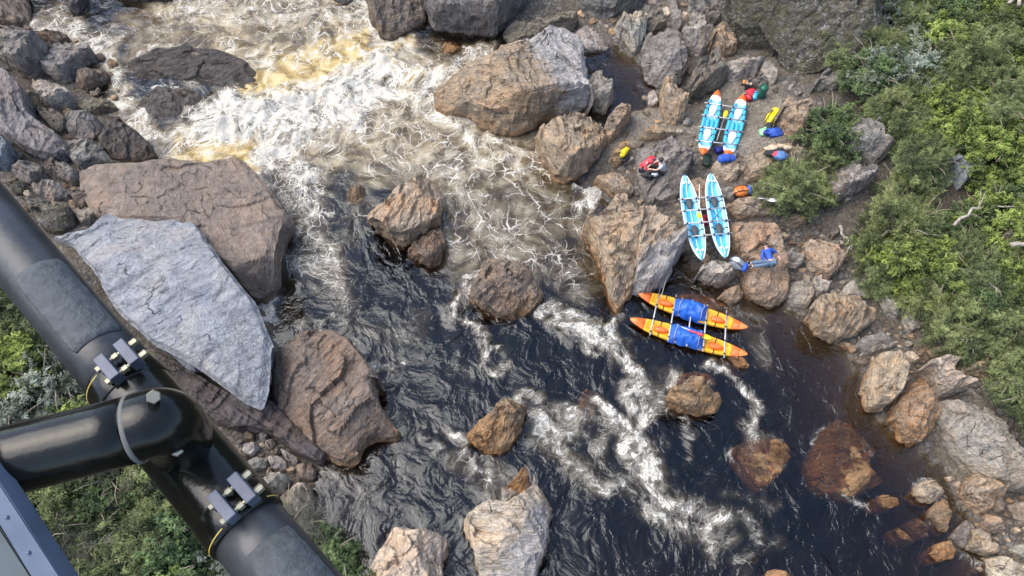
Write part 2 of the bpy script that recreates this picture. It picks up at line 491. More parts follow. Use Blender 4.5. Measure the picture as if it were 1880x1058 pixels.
n2 = np.stack([Q[:, 0] * 0.25, Q[:, 1] * 0.25, np.zeros(len(Q))], 1)
tn = fbm(n2, 3, 4)
land = 0.16 * np.clip(SD, 0, 5) + 0.34 * np.clip(SD - 4.0, 0, 14) + 0.75 * np.clip(SD - 15, 0, 60)
TZ = np.where(SD > 0, land + 0.28 * tn * np.clip(SD, 0, 1.5), -0.2 + 0.75 * np.maximum(SD, -4.2) + 0.22 * tn)
TZ = TZ.reshape(GX.shape)

def terr(x, y):
    x = np.clip((np.asarray(x, float) - TX0) / TS, 0, TZ.shape[1] - 1.001); y = np.clip((np.asarray(y, float) - TY0) / TS, 0, TZ.shape[0] - 1.001)
    i = x.astype(int); j = y.astype(int); fx = x - i; fy = y - j
    return (TZ[j, i] * (1 - fx) * (1 - fy) + TZ[j, i + 1] * fx * (1 - fy) + TZ[j + 1, i] * (1 - fx) * fy + TZ[j + 1, i + 1] * fx * fy)

def hit(px, py, lift=0.0, floor=0.0):
    """the place on the ground (or the river) that a photo pixel looks at"""
    d = ray(px, py)
    t0 = (CAM_H - 16) / -d[2]; t1 = (CAM_H + 1) / -d[2]
    ts = np.linspace(t0, t1, 500)
    x, y, z = d[0] * ts, d[1] * ts, CAM_H + d[2] * ts
    g = np.maximum(terr(x, y), floor) + lift
    k = int(np.argmax(z <= g))
    return np.array([x[k], y[k], g[k]])

GRAVEL_PX = pts('1340,150 1420,165 1440,200 1430,260 1400,300 1350,290 1330,240')
GRAVEL2_PX = pts('1130,215 1200,190 1290,230 1290,280 1180,290 1120,270')
tp = to_px(np.stack([Q[:, 0], Q[:, 1], np.maximum(TZ.ravel(), 0)], 1))
sand = np.maximum(smooth(25, -5, poly_dist(tp, GRAVEL_PX)), smooth(25, -5, poly_dist(tp, GRAVEL2_PX)))
soil = smooth(6.5, 9.5, SD + tn * 2)
nx, ny = len(tx), len(ty)
idx = np.arange(nx * ny).reshape(ny, nx)
quads = np.stack([idx[:-1, :-1], idx[:-1, 1:], idx[1:, 1:], idx[1:, :-1]], -1).reshape(-1, 4)
me = mesh_np('ground', np.stack([Q[:, 0], Q[:, 1], TZ.ravel()], 1), quads)
attr(me, 'sand', sand); attr(me, 'soil', soil)
tag(link('ground', me, M_GROUND), kind='structure')

# ---------------------------------------------------------------- the boulders: key | label | height | tone | options | outline traced in photo pixels
ROCK_LIST = r'''
B1|broad flat-topped brown slab beside the rapid, partly under the pale blue-grey slab|1.9|b|stain=.5,lichen=.1,slope=(-.03,.02),chop=.35,ledge=.15,rust=.05,grain=.4|155,318 175,303 250,300 290,293 380,295 440,295 470,315 500,355 535,410 530,450 520,490 515,530 498,548 465,555 430,520 400,480 345,450 250,450 190,420 160,365
B3|dark wet layered ledge below the tip of the pale blue-grey slab|0.9|d|lichen=0,strata=.5|270,640 340,672 400,712 450,740 500,735 540,780 600,830 590,855 545,835 500,800 440,795 400,785 350,740 290,690
B2|large pale blue-grey triangular slab tilting over the flat brown one|3.0|l|lichen=.5,slope=(-.02,.05),base=0.6,chop=.5,ledge=.15,grain=.4,strata=-.6,under=.2|105,450 165,420 205,390 285,370 340,395 370,420 400,470 440,520 470,560 490,600 510,650 512,690 500,735 488,762 450,745 400,710 330,670 285,640 240,590 190,520 150,470
B4|big brown boulder with a rusty waterside edge below the pale blue-grey slab|2.1|b|stain=1,lichen=.15,base=0,ledge=.4,rust=.4,grain=.6|508,660 525,635 570,607 605,605 640,625 670,660 695,695 700,705 690,730 715,770 735,795 730,812 690,815 672,830 665,850 640,858 610,845 580,825 545,790 515,765 505,730
L1|rounded grey boulder with fine layering at the bend of the upper rapid|1.7|g|lichen=.15|-40,45 0,50 30,55 62,65 85,85 90,110 80,138 62,150 40,145 18,132 -40,128
L2|reddish brown rock at the upstream end of the near bank|1.0|b|lichen=0|-40,-30 40,-30 48,0 53,35 38,52 0,50 -40,45
L3|tiny rust-brown stone touching the rounded grey boulder|0.35|b|lichen=0|36,46 58,50 60,60 50,64 38,58
L4|dark flat shelf rock wedged between rounded grey boulder and upper rapid|0.6|b|lichen=0|66,62 100,60 133,72 118,85 95,95 85,80
L5|grey boulder split by parallel layers beside the narrow upper rapid|1.2|g|lichen=.1|85,115 95,93 120,83 170,90 172,110 150,135 130,155 108,155 85,142
L6|smooth reddish brown boulder against the narrow upper rapid|0.9|b|lichen=.1|142,150 150,135 168,127 195,130 200,150 185,165 165,170 145,162
L7|pale grey angular boulder behind the rounded grey one|1.0|p|lichen=.1|68,160 80,145 105,155 125,165 140,185 130,200 100,208 85,195 70,180
L8|dark finely layered flake pointing at the upper rapid|0.6|m|lichen=0|139,195 150,180 180,180 205,188 221,202 200,210 165,215
L10|great purple-grey bedrock slab high on the near bank|1.6|u|lichen=.3|-60,125 0,135 20,140 45,165 50,205 75,225 110,250 125,285 118,300 85,300 60,290 30,275 0,265 -60,260
L11|grey-green wedge of rock leaning on the purple-grey bedrock|0.8|m|lichen=.1|65,198 95,205 125,220 122,250 105,250 85,225
L12|roundish purple-grey boulder between wedge and dark rapid-side rock|0.9|u|lichen=.1|122,215 145,205 180,218 190,240 180,260 150,265 130,250
L9|long dark brown rock sloping into the churning upper rapid|1.1|d|lichen=0,stain=.3|182,255 195,225 215,222 250,240 275,265 291,293 260,303 215,300 195,280
L13|grey rock behind the flat brown slab's upstream corner|0.8|g|lichen=.1|128,262 175,258 195,280 213,302 180,305 155,318 135,300
L14|dark rounded stone above the skid tube|0.7|u|lichen=.1|18,310 30,300 65,298 85,312 82,330 60,345 35,335
L15|purple-brown block beside the upstream corner of the flat brown slab|0.9|u|lichen=.15|70,292 90,288 120,300 150,318 155,335 140,345 115,335 85,315
L16|grey knobbly stone among the rocks above the skid tube|0.7|g|lichen=.2|65,345 85,333 112,338 127,355 125,365 95,372 70,362
L17|small mossy stone next to the skid tube|0.5|m|moss=.5|20,325 45,335 45,360 30,362
L18|pale bluish rock cut off by the picture edge above the skid tube|0.9|l|lichen=.6|-40,255 12,255 22,285 18,310 -40,320
L19|gnarled grey rock with moss beside the pale blue-grey slab|1.1|m|lichen=.5,moss=.35|45,370 80,362 100,380 132,380 135,420 120,435 95,435 75,410
L20|layered brown ledge under the edge of the flat brown slab|0.9|b|lichen=0|145,345 165,345 190,360 220,378 195,395 170,402 150,390 142,370
L21|small splintered rock between layered ledge and pale blue-grey slab|0.6|p|lichen=.2|145,390 160,383 185,395 175,412 155,420
S1|pale round cobble in the corner below the dark ledge|0.5|p|lichen=0|452,815 470,812 477,828 466,842 450,838
S2|small oval cobble next to the pale round one below the dark ledge|0.45|g|lichen=0|488,810 500,805 510,818 500,830 488,826
S3|flat grey cobble lying beside the skid clamp|0.45|g|lichen=0|448,850 470,838 492,842 490,862 465,870 450,862
S4|squarish grey cobble among stones below the dark ledge|0.5|p|lichen=0|493,843 512,836 527,850 526,866 508,870
S5|narrow angular stone pointing downstream below the dark ledge|0.45|g|lichen=0|515,826 532,832 551,846 545,857 528,848
S6|dark wet stone at the mouth of the small inlet|0.45|b|lichen=0|545,852 570,850 582,868 575,885 552,882 540,872
S7|thin upright stone leaning on the dark ledge|0.4|g|lichen=0|478,790 492,787 495,805 485,816 478,808
S8|grey cracked boulder right beside the lower skid clamp|0.9|p|lichen=.2|480,895 500,868 525,870 531,890 525,908 505,920 488,915
S9|pale ribbed boulder rising from the river beside the skid tube|1.0|p|lichen=.2|508,925 530,900 550,885 568,890 573,920 573,970 560,978 535,962
C1|cream blocky boulder cut by the bottom of the view in calm water|1.8|w|stain=.7,lichen=.3,base=0|665,1065 690,1020 715,985 722,967 760,972 795,975 820,990 822,1010 812,1040 818,1090 655,1090
C2|tall cream and white boulder with an amber underwater tail in calm water|1.7|w|stain=.9,lichen=.4,base=0,bleach=.8,bdir=(.8,-.5)|856,950 870,930 895,918 930,920 955,905 985,885 1008,920 1012,940 1005,1000 990,1045 975,1085 885,1085 875,1040 870,1015 858,980
C2t|amber submerged rock tail reaching upstream from the tall cream boulder|0.6|o|stain=1,lichen=0,base=-.42|915,915 935,885 955,862 970,858 985,885 975,920 945,930
C3|small glossy chestnut boulder between two white chutes|1.3|o|stain=1,lichen=0,base=0|857,800 875,780 900,757 930,735 950,740 968,745 960,780 945,815 920,835 900,838 875,822
C4|purple-brown boulder splitting the current in midstream|1.2|b|stain=.6,lichen=.1,base=0|862,548 870,520 890,480 925,473 960,480 985,515 997,540 990,560 970,580 940,588 910,583 880,570
C5|sharp ridged tan boulder standing alone in the middle of the rapid|1.9|t|stain=.4,lichen=.1,base=0,slope=(.02,.05),under=.26|675,400 700,380 745,350 790,335 805,345 820,375 810,410 780,435 745,445 715,435 680,420
C5b|smaller brown rock tucked against the sharp ridged tan boulder|1.0|b|stain=.5,lichen=0,base=0|745,465 770,440 800,420 818,430 820,455 808,485 790,493 770,482
C6|wedge of pinkish brown rock below the yellow raft|1.3|o|stain=.7,lichen=.1,base=0,under=.25|1218,738 1230,715 1250,705 1275,697 1300,705 1318,720 1323,745 1315,760 1285,765 1245,752
C6t|amber shelf under the water behind the pinkish wedge|0.5|o|stain=1,lichen=0,base=-.55|1225,715 1240,690 1275,683 1305,690 1315,712 1275,712 1240,720
C7|round golden brown boulder just breaking the surface|0.62|o|stain=.6,lichen=0,base=-.54,slope=(0,-.05)|1341,835 1348,818 1375,808 1410,803 1440,812 1450,835 1442,855 1425,880 1405,897 1388,902 1365,877 1352,857
C8|wide golden boulder mostly drowned near the far shore|0.9|o|stain=.6,lichen=.1,base=-.80,slope=(.09,-.04)|1478,850 1500,800 1535,770 1560,780 1575,797 1592,812 1601,830 1592,850 1605,873 1617,887 1603,897 1575,910 1560,928 1530,918 1503,910 1480,880
C9|dark hump of rock just under the fast water in midstream|0.5|b|stain=1,lichen=0,base=-.5|1062,735 1075,715 1092,718 1098,745 1090,770 1070,765
C10|small brown rock awash upstream of the sharp tan boulder|0.6|b|stain=.5,lichen=0,base=-.2|636,370 645,345 660,338 676,350 672,375 655,382
C11|amber rock in the dark inlet beside the biggest midstream boulder|0.5|o|stain=1,lichen=0,base=-.3|808,98 815,82 835,78 850,92 840,106 820,108
C12|brown rock half drowned off the stern of the yellow raft|0.55|o|stain=1,lichen=0,base=-.25|1325,655 1350,652 1372,668 1372,682 1350,680
C13|submerged amber rock beside the upper yellow hull|0.5|o|stain=1,lichen=0,base=-.5|1235,545 1270,540 1310,548 1345,570 1350,588 1310,585 1260,570
C14|rock just showing at the bottom edge in the foam train|0.6|o|stain=1,lichen=0,base=-.1|1405,1050 1425,1045 1450,1055 1455,1090 1405,1090
C15|drowned amber cobble just downstream of the wide golden boulder|0.45|o|stain=1,lichen=0,base=-.36|1598,920 1615,910 1640,915 1648,930 1625,940 1605,935
C16|drowned russet stone below the pale river stone and its pointed neighbour|0.45|b|stain=1,lichen=0,base=-.45|1660,965 1680,950 1702,962 1702,985 1680,990
C17|long drowned russet stone nearest the foam train|0.45|b|stain=1,lichen=0,base=-.42|1632,975 1650,970 1675,990 1672,1002 1645,995
C18|rounded tan rock half awash at the bottom of the far shore|0.55|o|stain=1,lichen=0,base=-.2|1705,1020 1715,1000 1738,995 1750,1010 1745,1028 1715,1035
U1|dark wet slab with water sheeting over it in the upper rapid|0.72|d|lichen=0,base=-.48|228,150 240,110 290,85 360,85 420,95 460,120 482,155 487,182 470,193 430,183 390,170 350,168 300,165
U1b|lower dark step of the wet slab in the upper rapid|0.62|d|lichen=0,base=-.36|245,190 290,160 340,165 372,175 382,208 350,242 310,248 280,222
U2|shallow grey bedrock just under the water above the wet slab|0.7|u|lichen=0,base=-.75|200,30 280,10 350,40 420,60 440,110 350,110 260,110 220,70
U3|black rock poking into the top of the narrow upper rapid|0.8|d|lichen=0,base=-.1|110,-20 155,-20 160,10 148,34 135,32 122,8
U4|black rock at the top edge where the main rapid begins|0.8|d|lichen=0,base=-.1|205,-30 320,-30 318,5 260,8 215,2
U5|dark rock at the top edge beside the brown falls boulder|0.7|d|lichen=0,base=-.1|605,-30 650,-30 648,8 632,14 612,6
R62|brown boulder with a black wet face beside the falls|2.0|b|lichen=.1,base=0|675,-30 680,45 700,72 720,74 750,60 782,42 778,10 775,-30
R61|long dark grey slab along the top of the inlet|2.2|u|lichen=.1,base=.1|780,-30 785,40 795,55 850,62 910,70 935,45 960,20 980,-30
R60|low grey rock ridge above the inlet and the biggest boulder|1.0|m|lichen=.1,base=.1|922,65 935,48 985,40 1030,28 1055,25 1062,45 1050,60 1010,68 970,75 935,80
R58|pale grey boulder at the top edge above the still pool|1.7|g|lichen=.4|1050,-30 1185,-30 1178,15 1150,28 1120,35 1090,30 1062,18
R59|flat pale slab dipping into the still pool|0.5|p|lichen=.1,base=-.1|1055,65 1075,48 1095,45 1115,65 1120,85 1110,98 1075,100 1058,85
R51|biggest boulder on the far bank, brown with a whitened upper end|3.0|t|stain=.5,lichen=.4,base=0,bleach=.8,bdir=(.5,.35)|795,185 806,167 831,147 860,122 916,99 956,85 1001,72 1055,71 1066,94 1072,122 1080,170 1086,196 1064,215 1018,224 984,241 944,252 908,247 860,224 808,210
R52|pale cracked rock between the biggest boulder and the still pool|1.1|p|lichen=.2,base=0|1075,160 1085,140 1105,138 1120,150 1125,180 1118,200 1110,212 1090,205 1080,185
R53|tan block leaning beside the layered tan boulder|1.1|t|lichen=.1|1108,238 1125,205 1140,194 1160,203 1155,225 1135,252 1115,270
R54|small pale oval stone at the edge of the still pool|0.5|p|lichen=.1|1187,180 1192,166 1203,168 1208,195 1198,201 1190,197
R55|upright tan rock like a tombstone beside the shallow pool|1.6|t|lichen=.2|1212,165 1220,156 1232,160 1245,185 1258,200 1255,225 1240,240 1222,230 1215,205
R56|large speckled grey boulder bordering the still pool|1.9|g|lichen=.5|1176,90 1185,70 1215,58 1240,60 1250,85 1258,120 1255,150 1240,165 1215,165 1190,155 1180,130
R57|smooth pale boulder with one dark spot above the still pool|1.5|p|lichen=.1|1128,50 1145,35 1175,27 1185,45 1182,75 1172,95 1160,103 1148,80 1130,65
R67|grey block leaning between the spotted and speckled boulders|0.9|m|lichen=.2|1180,60 1190,30 1205,22 1222,50 1215,62 1195,70
R68|narrow upright grey stone above the speckled boulder|0.8|g|lichen=.2|1225,0 1235,-8 1245,20 1252,50 1245,60 1232,45
R65|squarish grey boulder at the top edge beside the huge dark one|1.1|g|lichen=.3|1260,-30 1322,-30 1318,20 1295,28 1265,25
R66|flat grey block under the squarish boulder|0.8|g|lichen=.2|1285,30 1315,22 1322,40 1315,52 1295,48
R63|whitish blocky boulder right of the large speckled one|1.5|p|lichen=.6|1247,75 1255,48 1275,40 1300,50 1310,70 1300,95 1280,110 1260,105 1250,95
R64|smooth tan boulder under the overhang of the huge dark one|1.2|t|lichen=.15|1305,80 1312,55 1330,48 1345,62 1352,85 1345,108 1325,110 1308,95
R69|dark smooth sloping rock just above the white-tipped blue raft|1.3|m|lichen=.1|1247,172 1265,150 1285,115 1310,108 1328,118 1333,150 1320,170 1290,180 1265,188
R70|flat-lying ridged oval boulder over the gear shelter|1.2|p|lichen=.4|1327,125 1345,112 1375,108 1395,118 1400,132 1380,143 1350,148 1335,140
R71|smooth egg-shaped stone beside the ridged oval boulder|0.8|p|lichen=.1|1395,125 1410,122 1424,140 1422,158 1412,162 1398,145
R72|low grey rock directly behind the green dry bag|0.6|g|lichen=.2|1368,155 1385,142 1405,145 1408,160 1390,166
R73|huge dark lichen-streaked boulder overhanging the gravel beach|6.4|k|under=.34,lichen=.6,moss=.45,base=.5,chop=1.3|1325,-30 1325,40 1345,75 1380,100 1420,128 1460,152 1500,165 1545,160 1600,140 1625,80 1580,-30
R74|rounded black and white lichened boulder with a mossy cap|2.2|g|lichen=.8,moss=.3,base=.7|1480,185 1490,160 1515,145 1560,140 1595,155 1605,175 1590,195 1550,200 1510,210 1485,205
R75|pitted pale boulder next to the yellow dry bag|1.5|t|lichen=.5|1427,215 1435,200 1460,190 1480,190 1490,215 1495,240 1480,260 1455,260 1435,240
R76|speckled boulder with brown patch at the forest edge|1.6|g|lichen=.8|1540,270 1555,245 1575,230 1600,235 1625,270 1625,295 1600,308 1565,305 1545,290
R77|black and white striped boulder beside the round shrub|1.5|g|lichen=.8|1510,335 1530,310 1560,303 1590,315 1600,335 1590,355 1560,370 1530,375 1515,360
R78|flat grey slab beside the right stern of the white-tipped raft|0.35|g|lichen=.1,base=.1|1348,272 1356,248 1385,242 1388,250 1372,264 1358,276
R79|low tan slab beside the tombstone-like rock|0.6|t|lichen=.1|1172,255 1190,235 1215,228 1240,240 1240,255 1210,260 1185,263
R50|layered tan boulder with parallel grooves below the biggest one|2.0|t|stain=.6,lichen=.2,base=0|988,265 990,245 1010,228 1040,222 1070,222 1095,225 1110,245 1112,270 1100,295 1080,320 1060,335 1040,343 1015,335 1003,315 990,290
R49|flat tan rock between white eddy foam and the seated people|0.8|t|stain=.6,lichen=.1,base=0|1087,335 1105,322 1130,320 1158,335 1165,355 1155,368 1125,368 1105,350
R49b|orange-tinted stone with a yellow bag lying on it|0.7|o|lichen=.1|1120,295 1130,272 1148,262 1158,275 1148,298 1130,310
R46|swirly grey boulder that the seated people rest on|1.3|g|lichen=.15|1165,300 1172,275 1200,265 1235,262 1265,270 1275,290 1260,320 1250,350 1240,375 1215,380 1185,370 1172,340
R47|tall orange-tan boulder standing in the river beside the rafts|2.1|t|stain=1,lichen=.15,base=0,strata=1.4|1070,420 1085,405 1110,390 1125,368 1150,367 1175,385 1180,400 1175,430 1170,460 1165,500 1160,540 1140,570 1130,578 1118,555 1105,510 1085,465
R48|pale grey-tan boulder with a whitened corner beside the rope|2.0|t|lichen=.4,base=0,bleach=.8,bdir=(.7,-.9)|1178,400 1200,388 1225,398 1245,420 1255,445 1250,470 1235,490 1225,515 1205,535 1185,545 1162,538 1165,500 1172,450
R45|cracked orange-tan rock between the two blue hulls|0.6|t|lichen=.2|1265,340 1285,325 1298,340 1300,390 1285,395 1270,365
R43|cream jagged boulder below the blue bag|0.9|w|lichen=.3|1305,310 1315,297 1345,295 1355,310 1350,335 1335,340 1315,325
R44|lichened stone between cream jagged boulder and orange pack|0.6|p|lichen=.5|1320,348 1338,342 1348,355 1345,372 1325,370
R42|broad tan boulder behind the round shrub with gear on top|1.2|t|lichen=.4|1370,300 1380,285 1420,272 1460,275 1490,290 1490,310 1450,325 1400,335 1375,325
R35|loaf-shaped tan boulder under the orange pack|1.0|t|lichen=.4|1338,385 1350,367 1375,365 1410,372 1430,385 1420,398 1385,404 1355,402
R41|small tan boulder at the roots of the round shrub|0.7|t|lichen=.4|1433,402 1440,397 1470,403 1480,413 1460,421 1440,415
R32|large flat-topped tan boulder where a person in blue lies|1.5|t|stain=.3,lichen=.4,base=0,slope=(0,.02)|1335,420 1350,410 1400,408 1425,420 1432,450 1437,480 1440,515 1440,545 1430,560 1415,570 1390,558 1365,545 1357,510 1350,480 1335,455
R33|angular grey-tan boulder at the stern of the plain blue raft|1.1|p|stain=.3,lichen=.2,base=0|1279,505 1290,488 1310,478 1335,482 1352,500 1345,515 1320,530 1290,523
R34|ribbed tan block in the channel above the yellow raft|0.7|t|stain=.3,lichen=.1,base=0|1316,548 1335,533 1352,524 1364,540 1360,553 1343,562
R36|round pale green-grey cobble beside the flat-topped tan boulder|0.7|p|lichen=.1|1435,480 1445,465 1462,462 1474,475 1472,490 1455,500 1440,495
R37|pitted tan boulder at the foot of the slope near the dead root|1.1|t|lichen=.4|1470,460 1478,445 1495,440 1525,448 1545,470 1540,490 1530,510 1515,520 1495,510 1480,485
R38|smooth cream cobble between split grey slab and pale flat one|0.7|p|lichen=.1|1487,540 1490,515 1505,508 1522,525 1515,545 1495,552
R39|split smooth grey slab on the waterline|0.8|p|lichen=.05|1445,540 1450,518 1475,515 1490,525 1488,550 1480,568 1455,565 1444,555
R40|small grey stone between the round cobble and the split slab|0.45|g|lichen=.1|1440,515 1450,506 1460,515 1450,524
R20|wide cream-tan boulder with a shaded notch on the waterline|1.4|t|stain=.3,lichen=.45,under=.2|1483,575 1490,558 1510,547 1550,544 1580,550 1600,565 1605,590 1590,605 1560,622 1530,627 1508,615 1493,598
R29|pale flat slab uphill of the wide cream-tan boulder|0.5|p|lichen=.05|1538,545 1555,520 1585,508 1615,520 1615,545 1580,552
R30|greyish cracked rock right of the wide cream-tan boulder|0.7|p|lichen=.1|1610,548 1625,540 1645,560 1655,580 1640,588 1620,575
R31|pale flat bedrock slab at the forest edge|0.5|p|lichen=.1|1655,590 1665,560 1700,545 1715,560 1700,600 1670,610
R21|dark grey rounded rock under the wide cream-tan boulder|0.8|g|lichen=.1|1570,640 1578,622 1610,612 1635,620 1642,640 1620,648 1595,652
R22|little tan stone at the waterline left of the dark rounded rock|0.4|t|stain=.4,lichen=.1|1540,632 1560,632 1572,648 1560,652
R23|small grey cobble at the waterline by the tilted orange boulder|0.5|g|stain=.3,lichen=.1|1562,665 1570,653 1590,652 1598,665 1585,674
R1|tilted orange-tan boulder with pitted face on the waterline|1.6|t|stain=.8,lichen=.3,base=0,under=.2|1587,755 1586,715 1598,675 1615,648 1648,645 1652,670 1652,700 1638,737 1620,752
R2|smooth purple-tan boulder half in the water below the cream one|1.5|o|stain=.9,lichen=.3,base=0|1636,775 1640,750 1660,720 1680,697 1695,698 1710,725 1718,745 1712,775 1695,805 1672,823 1650,815 1640,795
R3|cream pitted boulder above the smooth purple-tan one|1.2|w|lichen=.4|1690,680 1700,668 1725,657 1748,668 1755,695 1775,705 1770,720 1750,725 1725,733 1712,725 1695,697
R24|brown angular rock touching the fallen branches|0.6|b|lichen=.2|1675,648 1700,630 1722,637 1718,655 1700,668 1685,668
R25|yellowish cobble between tilted orange and cream pitted boulders|0.5|w|lichen=.2|1656,655 1668,643 1680,655 1683,667 1668,672
R26|oval tan rock beside the fallen branches|0.6|t|lichen=.3|1743,668 1760,645 1775,645 1775,660 1758,672
R27|dark-sided tan boulder under the hanging branches|0.9|t|lichen=.4|1757,685 1775,660 1785,650 1810,660 1832,690 1820,703 1790,692
R28|grey rock uphill of the big sloping slab|0.8|g|lichen=.3|1800,720 1825,700 1845,710 1852,740 1820,738
R4|big pale sloping bedrock slab at the downstream end of the far shore|1.6|p|lichen=.5,slope=(.10,.06)|1720,740 1740,735 1790,740 1830,760 1880,830 1930,880 1920,920 1840,905 1800,890 1770,870 1745,840 1725,810 1718,780
R5|knobbly pitted tan boulder at the water below the big sloping slab|1.2|t|stain=.5,lichen=.3,base=0|1766,910 1775,890 1785,870 1805,868 1825,880 1830,900 1825,925 1805,945 1790,947 1775,935
R6|pale rounded river stone standing off the far shore|0.7|w|stain=.3,lichen=.2,base=0|1675,905 1690,884 1715,883 1726,895 1724,912 1710,926 1690,922
R7|pointed pinkish stone just below the pale rounded river stone|0.6|o|lichen=.1,base=0|1700,945 1715,925 1735,915 1740,940 1735,980 1722,975 1710,960
R8|flat purple-grey stone at the bottom of the far shore|0.5|u|stain=.3,lichen=.1,base=0|1741,988 1760,965 1775,953 1784,960 1780,985 1765,1010 1750,1000
R9|three-cornered tan stone beside the flat purple-grey one|0.7|t|lichen=.2,base=0|1774,1010 1783,973 1803,972 1823,996 1833,1015 1810,1022
R10|ribbed tan stone below the knobbly boulder|0.55|t|lichen=.1|1802,965 1810,940 1842,968 1838,980 1815,983
R11|pinkish grey block at the downstream edge of the far shore|0.8|p|lichen=.1|1848,930 1880,918 1910,920 1915,975 1870,965
R12|smooth pinkish cobble by the pinkish grey block|0.6|p|lichen=.1|1848,1010 1865,1000 1910,995 1910,1035 1870,1028
R13|cream rounded rock in the lowest corner of the far shore|0.7|w|lichen=.1|1808,1030 1830,1020 1860,1030 1910,1040 1910,1090 1820,1090
R14|narrow brown rock behind the knobbly boulder|0.6|b|lichen=.2|1815,930 1830,905 1842,915 1840,940 1825,945
R80|pale grey rock standing clear among the forest shrubs|1.3|l|lichen=.3,chop=.3|1728,305 1740,300 1760,310 1778,330 1770,340 1745,335
R81|mossy lichened rock deep in the forest shrubs|1.8|m|lichen=.8,moss=.4|1825,445 1850,440 1875,438 1870,470 1845,480
'''

# ---------------------------------------------------------------- the river
# foam strokes: radius(px) strength aeration ; polyline traced along the white water
FOAM = '''
30 .75 .25;70,60 120,50 165,70 185,105
24 .75 .35;180,95 205,125 212,155 228,190
20 .80 .40;222,185 245,220 275,250 300,275 330,280
55 .55 .40;330,0 420,15 500,25 580,20 650,35
30 .62 .55;400,40 430,90 490,115 560,105 620,60
26 .85 .35;645,-20 680,40 700,80 720,110
36 .35 1.0;465,150 495,165 540,150 600,130
34 .42 1.0;585,95 625,85 650,95
30 .36 .95;705,90 730,120 745,150
30 1.0 .3;420,195 480,185 560,175 620,150 670,120 720,110
42 1.0 .25;370,210 440,215 520,215 600,190 680,150 750,130
46 .92 .30;390,240 470,245 560,235 640,205 720,160 790,150
34 .85 .35;330,265 400,245 470,262 520,285
30 .28 1.0;345,278 400,270 440,280
34 .82 .30;480,280 530,310 560,345 572,380
22 .5 .3;540,350 585,350 600,310
30 .60 .35;560,400 575,440 600,470 610,500
54 .50 .45;600,260 660,245 720,235 780,250
40 .74 .45;720,170 790,185 830,220 870,250 930,275
34 .70 .50;760,120 800,130 830,150
20 .70 .30;800,120 830,130 850,110 880,100
60 .50 .55;780,300 850,300 920,295 980,300
40 .45 .55;690,300 740,290 790,320
50 .48 .45;840,360 870,400 900,430 960,430
50 .38 .30;930,330 990,370 1030,400
40 .42 .40;830,430 860,470 900,468 960,480
36 .42 .2;960,480 1040,480 1060,520
40 .52 .25;545,470 590,500 620,530 640,560
24 .28 .10;640,420 660,380 640,330
16 .85 .45;868,520 848,545 850,580 868,610
14 .70 .35;865,610 885,640 910,668 925,672
16 .90 .45;1005,565 1040,590 1075,605 1115,615
14 .60 .35;1035,600 1065,630 1095,632
16 .90 .30;1128,585 1122,610 1135,640 1150,670
26 .75 .35;1140,650 1155,690 1170,720 1180,740
20 .55 .30;1190,720 1210,700 1225,690
18 .80 .45;955,735 985,745 1010,770 1035,785
20 .66 .50;975,770 1010,790 1030,830 1050,860 1080,880
24 .66 .40;1035,760 1080,780 1110,800 1090,840
20 .90 .45;1100,745 1125,765 1140,800 1165,840 1180,862
20 .90 .45;1205,745 1195,785 1190,820 1205,860
30 .72 .45;1150,790 1190,850 1210,880
30 .66 .30;1060,870 1110,880 1150,880
36 .80 .40;1190,880 1230,920 1270,940 1310,960
32 .68 .30;1180,940 1230,970 1280,1000
26 .66 .30;1290,930 1320,980 1300,1020
14 .70 .35;842,800 850,830 875,870 900,885
26 .35 .25;850,850 890,880 930,880
12 .90 .35;1308,668 1330,690 1352,712 1375,730
13 .75 .25;1370,725 1395,755 1402,790
22 .35 .20;1360,580 1385,620 1410,660
16 .40 .20;1385,780 1410,805
10 .55 .15;560,600 600,588 650,600
10 .70 .20;690,668 715,662 740,672
8 .45 .05;700,720 730,700
8 .55 .05;710,585 715,605
13 1.0 .0;1062,350 1078,358 1070,378
9 1.0 .0;1082,345 1086,372
11 1.0 .0;480,572 496,566 488,585
12 .5 .1;1245,770 1255,790 1255,815
10 .5 .1;800,790 815,830
16 .38 .15;1385,1020 1410,1010 1430,1000
24 .5 .15;1360,950 1390,990 1370,1030
12 .35 .1;1330,895 1380,920 1420,940
9 .55 .05;590,880 610,870 625,885
14 .3 .05;820,560 830,640 860,700
10 .6 .1;1560,905 1600,930
10 .5 .1;1745,1000 1790,1030
40 .28 .25;260,60 330,70 400,90
30 .25 .15;640,610 700,620 760,600
'''
WX0, WX1, WY0, WY1, WS = -34.0, 35.0, -3.0, 58.0, 0.085
wx = np.arange(WX0, WX1, WS); wy = np.arange(WY0, WY1, WS)
gx, gy = np.meshgrid(wx, wy)
P2 = np.stack([gx.ravel(), gy.ravel(), np.zeros(gx.size)], 1)
pxw = to_px(P2)
wob = np.stack([fbm(P2 * 0.55 + 3, 41, 4), fbm(P2 * 0.55 + 9, 42, 4)], 1)
pxq = pxw + wob * 34.0
foam = np.zeros(len(P2)); aer = np.zeros(len(P2))
